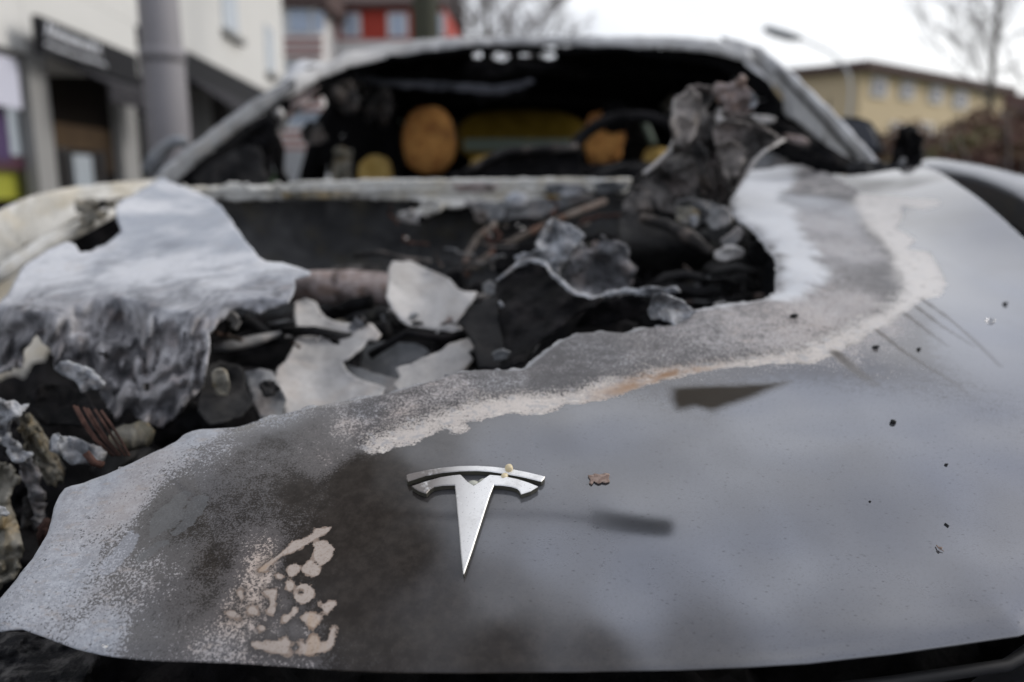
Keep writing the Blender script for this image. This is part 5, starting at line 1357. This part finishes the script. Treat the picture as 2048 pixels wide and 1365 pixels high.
def sp(mb, nm, mt): return keep(mb.build(nm, M[mt]), shop)
zb = fpt(367, 98, 0)[1]; zl = fpt(40, 103, 0)[1]
s_end = fs_(578); s_beg = -9.0
mb = MB(); fbox(mb, s_beg, s_end, zb, 10.5, -8, 0); fbox(mb, s_beg, fs_(76), zl, zb - .003, -8, -.003); fbox(mb, fs_(77), fs_(292), fpt(80, 84, 0)[1], zb - .003, -8, -.004)
sp(mb, "wall", 'render')
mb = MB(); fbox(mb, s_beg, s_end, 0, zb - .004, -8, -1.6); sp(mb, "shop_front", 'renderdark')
for k, (x0, x1) in enumerate([(72, 110), (246, 278)]):
    mb = MB(); fbox(mb, fs_(x0, -.02), fs_(x1, -.02), 0.1, zb - .006 if k else zl + .9, -.16, -.02); sp(mb, "column", 'concrete')
for k in range(3):
    s0 = fs_(300) + 3.4 * (k + 1); mb = MB(); fbox(mb, s0, s0 + .35, .1, zb - .006, -.45, -.02); sp(mb, "column", 'concrete')
def panel(nm, mt, x0, x1, y0, y1, off, parent=True, th=.06):
    xr = (max(x0, 0) + x1) / 2
    sA = fs_(x0, off); zA = fpt(xr, y0, off)[1]; zB = fpt(xr, y1, off)[1]; sB = fs_(x1, off)
    mb = MB(); fbox(mb, sA, sB, zB, zA, off - th, off)
    return sp(mb, nm, mt) if parent else mb.build(nm, M[mt])
panel("shop_window", 'lilac', -80, 54, 118, 216, .02)
panel("shop_window", 'paleblue', 22, 58, 220, 312, -.2)
panel("shop_window", 'purple', -80, 20, 218, 320, -.15)
panel("shop_window", 'wine', -80, 60, 314, 340, -.18)
panel("shop_window", 'lime', -80, 62, 338, 398, -.3)
panel("shop_window", 'brownwall', 112, 242, 255, 345, -1.5)
panel("shop_window", 'glassdark', 118, 210, 300, 420, -1.45)
panel("shop_window", 'paleblue', 145, 182, 310, 420, -1.4)
for k in range(5):      # shopfront glazing farther along and nearer, in grey frames
    s0 = s_beg + 1.0 + k * 1.75 if k < 3 else fs_(300) + 3.2 * (k - 2)
    mb = MB(); fbox(mb, s0, s0 + 1.6, .25, 2.5, -1.6, -1.52); f = sp(mb, "shop_window", 'concrete')
    mb = MB(); fbox(mb, s0 + .08, s0 + 1.52, .33, 2.42, -1.52, -1.50); o = mb.build("pane", M['glassdark']); bpy.context.view_layer.update(); keep(o, f)
# sloping awnings
def awn(x0, x1, y0, y1, z0off, o0, o1):
    sA, zA = fpt(x0, y0, o0); sB = fs_(x1, o0); zB = fpt(x0, y1, o1)[1]
    mb = MB(); mb.hexa([fw(sA, zB - .03, o1), fw(sB, zB - .03, o1), fw(sB, zA - .03, o0), fw(sA, zA - .03, o0)], [fw(sA, zB, o1), fw(sB, zB, o1), fw(sB, zA, o0), fw(sA, zA, o0)])
    sp(mb, "awning", 'awning')
    mb = MB(); fbox(mb, sA, sB, zB - .22, zB - .034, o1 - .02, o1); sp(mb, "awning_valance", 'awning')
awn(92, 268, 108, 128, 0, .02, .75)
awn(370, 470, 150, 182, 0, .02, .9)
mb = MB(); fbox(mb, fs_(300), s_end, zb - .55, zb - .01, -.3, -.01); sp(mb, "fascia", 'signblack')
for (x0, x1, y0, y1) in [(528, 556, 48, 140), (438, 490, -60, 52)]:
    sA, zA = fpt(x0, y0); zB = fpt(x0, y1)[1]; sB = fs_(x1)
    mb = MB(); fbox(mb, sA, sB, zB, zA, -.02, .03); w = sp(mb, "window", 'paleblue')
    mb = MB(); fbox(mb, sA - .15, sB + .15, zB - .14, zB - .01, .0, .16); o = mb.build("sill", M['concrete']); bpy.context.view_layer.update(); keep(o, w)
sA, zA = fpt(76, 30, .35); zB = fpt(76, 104, .35)[1]; sB = fs_(290, .35)
mb = MB(); fbox(mb, sA, sB, zB, zA, .27, .35); sg = mb.build("shop_sign", M['signblack'])
tag(sg, "long black shop sign with two lines of worn white lettering above the dark shop", "sign")
mb = MB()
# worn, unreadable white script in two lines: each line one wandering stroke
s0, s1 = fs_(112, .35), fs_(226, .35); hz_ = zA - zB
rs = random.Random(3)
for line, (za, zc_, n, r) in enumerate([(.48, .82, 11, .020), (.20, .34, 18, .013)]):
    mb = MB(); pts = []
    e0 = s0 if line else s0 + .02 * (s1 - s0); e1 = s1 if line else s0 + .92 * (s1 - s0)
    for k in range(n * 2 + 1):
        t = k / (n * 2); hi = k % 2
        z = zB + hz_ * ((zc_ - rs.uniform(0, .10) + (.07 if k == 1 and not line else 0)) if hi else (za + rs.uniform(-.02, .03)))
        pts.append(fw(e0 + (e1 - e0) * t + rs.uniform(-.02, .02), z, .36))
    mb.tube(pts, [r * rs.uniform(.8, 1.3) for _ in pts], 6)
    o = mb.build("lettering", M['signwhite'], smooth=True); bpy.context.view_layer.update(); o.parent = sg; o.matrix_parent_inverse = sg.matrix_world.inverted()

# ------------------------------------------------------------------ thick post by the kerb
M['post'] = plain('post_grey', (0.23, 0.222, 0.235), .65, .15, 3)
Yp = 5.4; a0 = at_y(340, 300, Yp)
mb = MB(); mb.tube([(a0.x, Yp, .05), (a0.x, Yp, 1.8), (a0.x, Yp, 1.84), (a0.x - .005, Yp, 8)], [.142, .134, .128, .10], 24)
post = mb.build("lamp_post", M['post'], smooth=True)
tag(post, "thick grey metal post on the pavement in front of the shops", "post")
mb = MB(); mb.tube([(a0.x, Yp, 1.80), (a0.x, Yp, 1.88)], .146, 24); o = mb.build("band", M['post'], smooth=True); o.parent = post

# ------------------------------------------------------------------ far buildings
def bbox_building(name, base, u, w, d, h, mat, label, cat="building"):
    e = empty(name, base, label, cat)
    return e
M['red'] = plain('red_render', (0.36, 0.045, 0.028), .9, .12, .4)
M['roofbrown'] = plain('roof_brown', (0.085, 0.055, 0.05), .9, .2, .6)
M['white'] = plain('white_render', (0.62, 0.61, 0.60), .9, .06, .5)
M['stripe'] = plain('red_brick_band', (0.33, 0.16, 0.14), .9, .15, 1)
M['blueglass'] = plain('pale_window', (0.38, 0.44, 0.54), .2, .15, .8)
Yr = 48.0
def rect(mb, x0, x1, y0, y1, Y, th):
    a = at_y(x0, y0, Y); b_ = at_y(x1, y1, Y)
    mb.hexa([Vector((a.x, Y, b_.z)), Vector((b_.x, Y, b_.z)), Vector((b_.x, Y + th, b_.z)), Vector((a.x, Y + th, b_.z))], [Vector((a.x, Y, a.z)), Vector((b_.x, Y, a.z)), Vector((b_.x, Y + th, a.z)), Vector((a.x, Y + th, a.z))])
redb = empty("red_house", at_y(720, 372, Yr), "red rendered house with white windows and brown roof in the distance", "house")
def rp(nm, mt, *r, par=None):
    mb = MB(); rect(mb, *r); o = mb.build(nm, M[mt]); bpy.context.view_layer.update()
    return keep(o, par or redb)
rp("wall", 'red', 640, 890, 12, 80, Yr, 10); rp("wall", 'white', 640, 890, 80, 392, Yr + .02, 10)
mb = MB(); a = at_y(560, 12, Yr); b_ = at_y(900, 12, Yr)
mb.add([(a.x, Yr - .6, a.z), (b_.x, Yr - .6, a.z), (b_.x, Yr + 5, a.z + 4), (a.x, Yr + 5, a.z + 4), (b_.x, Yr + 10.6, a.z), (a.x, Yr + 10.6, a.z)], [(0, 1, 2, 3), (3, 2, 4, 5)])
o = keep(mb.build("roof", M['roofbrown']), redb); m = o.modifiers.new("thickness", 'SOLIDIFY'); m.thickness = .3
for x0, x1, y0, y1 in [(680, 722, 26, 74), (774, 816, 26, 74), (860, 890, 26, 74)]:
    f = rp("window", 'white', x0, x1, y0, y1, Yr - .12, .12)
    rp("pane", 'blueglass', x0 + 7, x1 - 7, y0 + 4, y1 - 3, Yr - .16, .04, par=f)
pink = empty("striped_house", at_y(600, 372, 44), "pale house with red striped balconies between the cream building and the red house", "house")
rp("wall", 'white', 520, 650, -10, 392, 44, 8, par=pink)
rp("roof", 'roofbrown', 520, 655, -30, 12, 43.6, 9, par=pink)
for x0, x1, y0, y1 in [(578, 618, 20, 64), (626, 648, 24, 64), (576, 640, 128, 175), (576, 640, 205, 250)]:
    f = rp("window", 'blueglass', x0, x1, y0, y1, 43.9, .1, par=pink)
for yb in (70, 178, 256):
    b2 = rp("balcony", 'white', 560, 645, yb, yb + 46, 43.2, .12, par=pink)
    for k in range(3): rp("balcony_stripe", 'stripe', 560, 645, yb + 5 + k * 15, yb + 13 + k * 15, 43.16, .03, par=b2)

M['yellowr'] = plain('yellow_render', (0.58, 0.47, 0.30), .9, .08, .4)
M['yellowd'] = plain('darker_yellow_render', (0.53, 0.43, 0.28), .9, .08, .4)  # slightly darker copy of the yellow, for the left wall
Ya = 34.0
yel = empty("yellow_house", at_y(1700, 372, Ya), "two-storey yellow rendered house with a flat brown roof edge", "house")
cA = at_y(1706, 372, Ya); ztop = at_y(1706, 142, Ya).z
uR = Vector((math.cos(math.radians(40)), math.sin(math.radians(40)), 0)); uL = Vector((-math.cos(math.radians(38)), math.sin(math.radians(38)), 0))
def yface(px, u):     # distance along a wall for a pixel column
    d = ray(px, 300); A_ = Vector((cA.x, cA.y)); 
    den = d.x * u.y - d.y * u.x
    t = ((A_.x - CAM.x) * u.y - (A_.y - CAM.y) * u.x) / den
    p = CAM + d * t
    return (Vector((p.x, p.y)) - A_).dot(Vector((u.x, u.y))), t
def yz(px, py, u):
    _, t = yface(px, u); return (CAM + ray(px, py) * t).z if False else CAM.z + (ray(px, py).z / math.hypot(ray(px, py).x, ray(px, py).y)) * math.hypot((CAM + ray(px, 300) * t).x - CAM.x, (CAM + ray(px, 300) * t).y - CAM.y)
nR = Vector((uR.y, -uR.x, 0)); nL = Vector((-uL.y, uL.x, 0))
LR = yface(1995, uR)[0]; LL = yface(1560, uL)[0]
base = Vector((cA.x, cA.y, 0))
def yq(mb, u, nrm, s0, s1, z0, z1, o0, o1):
    B = lambda s, z, o: base + u * s + nrm * o + Vector((0, 0, z))
    mb.hexa([B(s0, z0, o0), B(s1, z0, o0), B(s1, z0, o1), B(s0, z0, o1)], [B(s0, z1, o0), B(s1, z1, o0), B(s1, z1, o1), B(s0, z1, o1)])
mb = MB(); yq(mb, uR, nR, 0, LR, 0, ztop, -6, 0); keep(mb.build("wall", M['yellowr']), yel)
mb = MB(); yq(mb, uL, nL, .05, LL, 0, ztop - .01, -.3, 0.003); keep(mb.build("wall", M['yellowd']), yel)
mb = MB(); yq(mb, uR, nR, -.4, LR + .5, ztop, ztop + .35, -8, .45); yq(mb, uL, nL, 0, LL, ztop + .01, ztop + .30, -4, .4); keep(mb.build("roof", M['roofbrown']), yel)
for (x0, x1, y0, y1) in [(1730, 1760, 156, 196), (1788, 1814, 164, 200), (1846, 1872, 172, 208), (1894, 1922, 182, 218), (1775, 1812, 246, 285), (1880, 1912, 262, 292), (1832, 1858, 246, 290)]:
    sA = yface(x0, uR)[0]; sB = yface(x1, uR)[0]; xm = (x0 + x1) / 2
    zA = yz(xm, y0, uR); zB = yz(xm, y1, uR)
    mb = MB(); yq(mb, uR, nR, sA, sB, zB, zA, .003, .09); f = mb.build("window", M['white']); bpy.context.view_layer.update(); keep(f, yel)
    e = (sB - sA) * .2
    mb = MB(); yq(mb, uR, nR, sA + e, sB - e, zB + .15, zA - .12, .092, .12); p = mb.build("pane", M['glassdark'] if y0 > 230 else plain('house_glass', (0.10, 0.12, 0.17), .2, .2, 1)); bpy.context.view_layer.update(); keep(p, f)
# darker brick house beyond its right end
M['brick'] = plain('brown_brick', (0.13, 0.075, 0.065), .9, .25, 1)
bk = empty("brick_house", at_y(1990, 372, 46), "dark brown brick house behind the hedge at the far right", "house")
rp("wall", 'brick', 1930, 2150, 190, 392, 46, 8, par=bk)
mb = MB(); a = at_y(1920, 186, 46); b_ = at_y(2160, 186, 46)
mb.add([(a.x, 45.6, a.z - .2), (b_.x, 45.6, a.z - 1.6), (b_.x, 54.4, a.z - 1.6), (a.x, 54.4, a.z - .2)], [(0, 1, 2, 3)])
o = keep(mb.build("roof", M['roofbrown']), bk); m = o.modifiers.new("thickness", 'SOLIDIFY'); m.thickness = .25
rp("window", 'blueglass', 1985, 2015, 215, 250, 45.9, .1, par=bk)

# ------------------------------------------------------------------ trees
M['bark'] = plain('bark', (0.075, 0.065, 0.052), .95, .3, 6, bd=.01)
M['barkgreen'] = plain('green_bark', (0.05, 0.052, 0.036), .95, .3, 6, bd=.01)
M['twig'] = plain('twig', (0.22, 0.205, 0.20), .95, .2, 6)
def tree(name, x, Y, h, r0, lean, label, seed, mt='bark', spread=.8, first=.35, dens=1.0, tw=1.0):
    R = random.Random(seed)
    e = empty(name, (x, Y, 0), label, "tree", "bare winter trees")
    tk = MB(); cr = MB()
    top = Vector((x + lean, Y, h))
    pts = [Vector((x, Y, 0)).lerp(top, t) + Vector((R.uniform(-.1, .1), R.uniform(-.1, .1), 0)) * (t > 0) for t in (0, .2, .4, .6, .8, 1)]
    tk.tube(pts, [r0 * 1.25, r0, r0 * .85, r0 * .62, r0 * .36, r0 * .1], 10)
    def branch(p, d, L, r, lv):
        n = 4; q = [p]
        for k in range(n):
            d = (d + Vector((R.uniform(-.25, .25), R.uniform(-.25, .25), R.uniform(-.1, .22)))).normalized()
            q.append(q[-1] + d * L / n)
        cr.tube(q, [r * (1 - .2 * k) for k in range(n + 1)], 5 if lv < 2 else 4, cap=False)
        if lv >= 3: return
        for k in range(int((4 + lv) * dens)):
            t = R.uniform(.25, 1); i = min(n - 1, int(t * n)); pp = q[i].lerp(q[i + 1], t * n - i)
            dd = (d + Vector((R.uniform(-1, 1), R.uniform(-1, 1), R.uniform(-.4, .7)))).normalized()
            branch(pp, dd, L * R.uniform(.4, .62), r * .5, lv + 1)
    for k in range(int(14 * dens)):
        t = first + (1 - first) * (k + R.random()) / 14 / dens; t = min(t, .98)
        i = min(4, int(t * 5)); pp = pts[i].lerp(pts[i + 1], t * 5 - i)
        a = R.uniform(0, 6.28)
        branch(pp, Vector((math.cos(a) * spread, math.sin(a) * spread, R.uniform(.3, .9))).normalized(), h * .28 * (1.25 - t * .6), tw * max(.02, r0 * .34 * (1.2 - t)), 1)
    keep(tk.build("trunk", M[mt], smooth=True), e); keep(cr.build("branches", M['twig']), e)
    return e
a = at_y(850, 300, 17); tree("bare_tree", a.x, 17, 12, .31, 0, "bare tree with a thick mossy trunk in front of the red house", 5, 'barkgreen', .9, .5)
a = at_y(972, 300, 30); tree("bare_tree", a.x, 30, 11, .14, 0, "slender bare tree right of the mossy trunk, its twigs above the car roof", 8, 'bark', .9, .36, 1.7, 1.5)
a = at_y(1085, 300, 38); tree("bare_tree", a.x, 38, 9.6, .12, 0, "low bare tree whose twigs show above the middle of the car roof", 21, 'bark', 1.0, .4, 1.6, 1.6)
a = at_y(1975, 300, 26); tree("bare_tree", a.x, 26, 11.5, .10, -.2, "tall bare tree in front of the yellow house at the right", 13, 'bark', .9, .30, 1.9, 1.1)
a = at_y(2080, 300, 30); tree("bare_tree", a.x, 30, 10, .14, .2, "bare tree at the right edge, half cut off", 31, 'bark', .8, .35)

def shrub(name, c, sz, n, mats, label, seed, group=None, leaf=.09):
    R = random.Random(seed); e = empty(name, (c[0], c[1], 0), label, "shrub", group)
    st = MB()
    for k in range(16):
        a = R.uniform(0, 6.28)
        st.tube([(c[0] + .1 * math.cos(a), c[1] + .1 * math.sin(a), 0), (c[0] + sz[0] * .25 * math.cos(a), c[1] + sz[1] * .25 * math.sin(a), sz[2] * .5), (c[0] + sz[0] * .45 * math.cos(a), c[1] + sz[1] * .45 * math.sin(a), sz[2] * R.uniform(.7, 1.0))], [.03, .02, .008], 5)
    keep(st.build("stems", M['twig']), e)
    for mi, mt in enumerate(mats):
        vs = []; fs = []
        for k in range(n // len(mats)):
            while True:
                p = Vector((R.uniform(-1, 1), R.uniform(-1, 1), R.uniform(-1, 1)))
                if .3 < p.length < 1: break
            p *= (.75 + .35 * noise.noise(p * 2.2 + Vector((seed, mi, 0))))
            q = Vector((c[0] + p.x * sz[0] / 2, c[1] + p.y * sz[1] / 2, sz[2] * .55 + p.z * sz[2] * .5))
            u = Vector((R.uniform(-1, 1), R.uniform(-1, 1), R.uniform(-1, 1))).normalized(); v = u.cross(Vector((R.uniform(-1, 1), R.uniform(-1, 1), R.uniform(-1, 1)))).normalized()
            s = leaf * R.uniform(.6, 1.4); b0 = len(vs)
            vs += [q - u * s, q + v * s * .45, q + u * s, q - v * s * .45]; fs.append((b0, b0 + 1, b0 + 2, b0 + 3))
        keep(mesh("foliage", vs, fs, M[mt], smooth=False), e)
    return e
M['leafbrown'] = plain('brown_leaf', (0.16, 0.105, 0.065), .9, .35, 3)
M['leafolive'] = plain('olive_leaf', (0.10, 0.10, 0.035), .9, .35, 3)
M['leafgreen'] = plain('green_leaf', (0.05, 0.11, 0.045), .8, .35, 3)
M['leafred'] = plain('reddish_leaf', (0.13, 0.07, 0.055), .9, .35, 3)
for (px, Y, w, top, mats, lab, sd_) in [(1850, 15, 2.6, 292, ['leafbrown', 'leafolive'], "olive-brown shrub behind the right wing, lowest of the row", 1),
                                      (1950, 14, 2.4, 262, ['leafbrown', 'leafolive'], "brown shrub in the middle of the row at the right", 2),
                                      (2040, 13, 2.6, 250, ['leafbrown', 'leafred'], "brown shrub at the right edge of the photo", 3),
                                      (1960, 22, 3.6, 206, ['leafred', 'leafbrown'], "reddish-brown tall shrub in front of the brick house", 4),
                                      (1800, 24, 2.8, 240, ['leafbrown', 'leafred'], "bare brownish shrub under the lower windows of the yellow house", 6)]:
    p = at_y(px, 372, Y); zt = at_y(px, top, Y).z
    shrub("shrub", (p.x, Y), (w, w, zt), 5200, mats, lab, sd_, "shrubs along the right side of the street")
p = at_y(505, 372, 15); shrub("shrub", (p.x, 15), (1.5, 1.5, at_y(505, 310, 15).z), 3000, ['leafgreen'], "green shrub seen through the left side window", 9)
# low white van-like wall seen through the side window
M['whitewall'] = plain('low_wall', (0.5, 0.52, 0.54), .8, .1, 1)
mb = MB(); rect(mb, 480, 660, 300, 400, 20, .3); tag(mb.build("low_wall", M['whitewall']), "low pale wall seen through the left side window of the car", "wall")

# ------------------------------------------------------------------ street lamps
M['lampgrey'] = plain('lamp_grey', (0.24, 0.255, 0.265), .5, .1, 3)
M['lamppale'] = plain('lamp_pale', (0.50, 0.52, 0.53), .5, .1, 3)
M['lampglass'] = plain('lamp_glass', (0.16, 0.17, 0.18), .2, .1, 3)
def street_lamp(name, pts_arm, r, head_c, head_dir, L, label, pole_base, mt='lampgrey'):
    e = empty(name, pole_base, label, "street lamp", "street lamps")
    mb = MB(); mb.tube([pole_base] + list(pts_arm), r, 8); keep(mb.build("pole", M[mt], smooth=True), e)
    hd = Vector(head_dir).normalized(); sdv = hd.cross(Vector((0, 0, 1))).normalized(); upv = sdv.cross(hd)
    R = Matrix((hd, sdv, upv)).transposed()
    mb = MB(); vs = []; fs = []
    secs = [(-.5, .11, .05), (-.46, .155, .075), (0, .17, .09), (.46, .16, .075), (.5, .11, .04)]
    for (t, w, h) in secs:
        for k in range(10):
            a = 2 * math.pi * k / 10; vs.append(Vector(head_c) + R @ Vector((t * L, w * math.cos(a) * L / .8, h * math.sin(a) * L / .8)))
    for i in range(len(secs) - 1):
        for k in range(10): fs.append((i * 10 + k, i * 10 + (k + 1) % 10, (i + 1) * 10 + (k + 1) % 10, (i + 1) * 10 + k))
    fs += [tuple(range(10)), tuple(40 + k for k in range(10))[::-1]]
    hdo = mesh("lamp_head", vs, fs, M[mt]); keep(hdo, e)
    mb = MB(); mb.box(Vector(head_c) - upv * .085 * L / .8, (L * .6, .16 * L / .8, .03), R); g = mb.build("lens", M['lampglass']); bpy.context.view_layer.update(); keep(g, hdo)
    return e
Yl = 19.0
arm = [at_y(1702, 180, Yl), at_y(1698, 150, Yl), at_y(1682, 122, Yl), at_y(1655, 102, Yl), at_y(1620, 86, Yl), at_y(1600, 78, Yl)]
hc = at_y(1564, 67, Yl); hdv = at_y(1530, 57, Yl) - at_y(1598, 77, Yl)
street_lamp("street_lamp", arm, [.04, .03, .03, .03, .03, .03, .03], hc, hdv, .85, "grey street lamp with a curved arm before the white sky at the right", Vector((arm[0].x, Yl, 0)), 'lamppale')
# lamp overhead, seen mirrored in the paint right of the emblem
def mirror_ray(px, py):
    p = on_hood(px, py); n = hood_n(p.x, p.y); d = ray(px, py).normalized()
    return p, d - 2 * d.dot(n) * n
def up_to(px, py, z):
    p, r = mirror_ray(px, py); return p + r * ((z - p.z) / r.z)
ZL = 5.6
pA, pB, pC = up_to(1185, 1043, ZL), up_to(1348, 1056, ZL), up_to(985, 1035, ZL)
print("overhead lamp", pA, pB, pC)
ax = (pC - pA).normalized()
pole_b = pA + ax * 3.7
street_lamp("street_lamp", [Vector((pole_b.x, pole_b.y, ZL - .9)), Vector((pole_b.x, pole_b.y, ZL - .3)) - ax * .12, Vector((pole_b.x, pole_b.y, ZL)) - ax * .5, pA + ax * .9, pA - ax * .05],
            [.08, .06, .055, .05, .042, .040], (pA + pB) / 2, pB - pA, (pB - pA).length, "grey street lamp hanging over the car, mirrored in the paint beside the emblem", Vector((pole_b.x, pole_b.y, 0)))
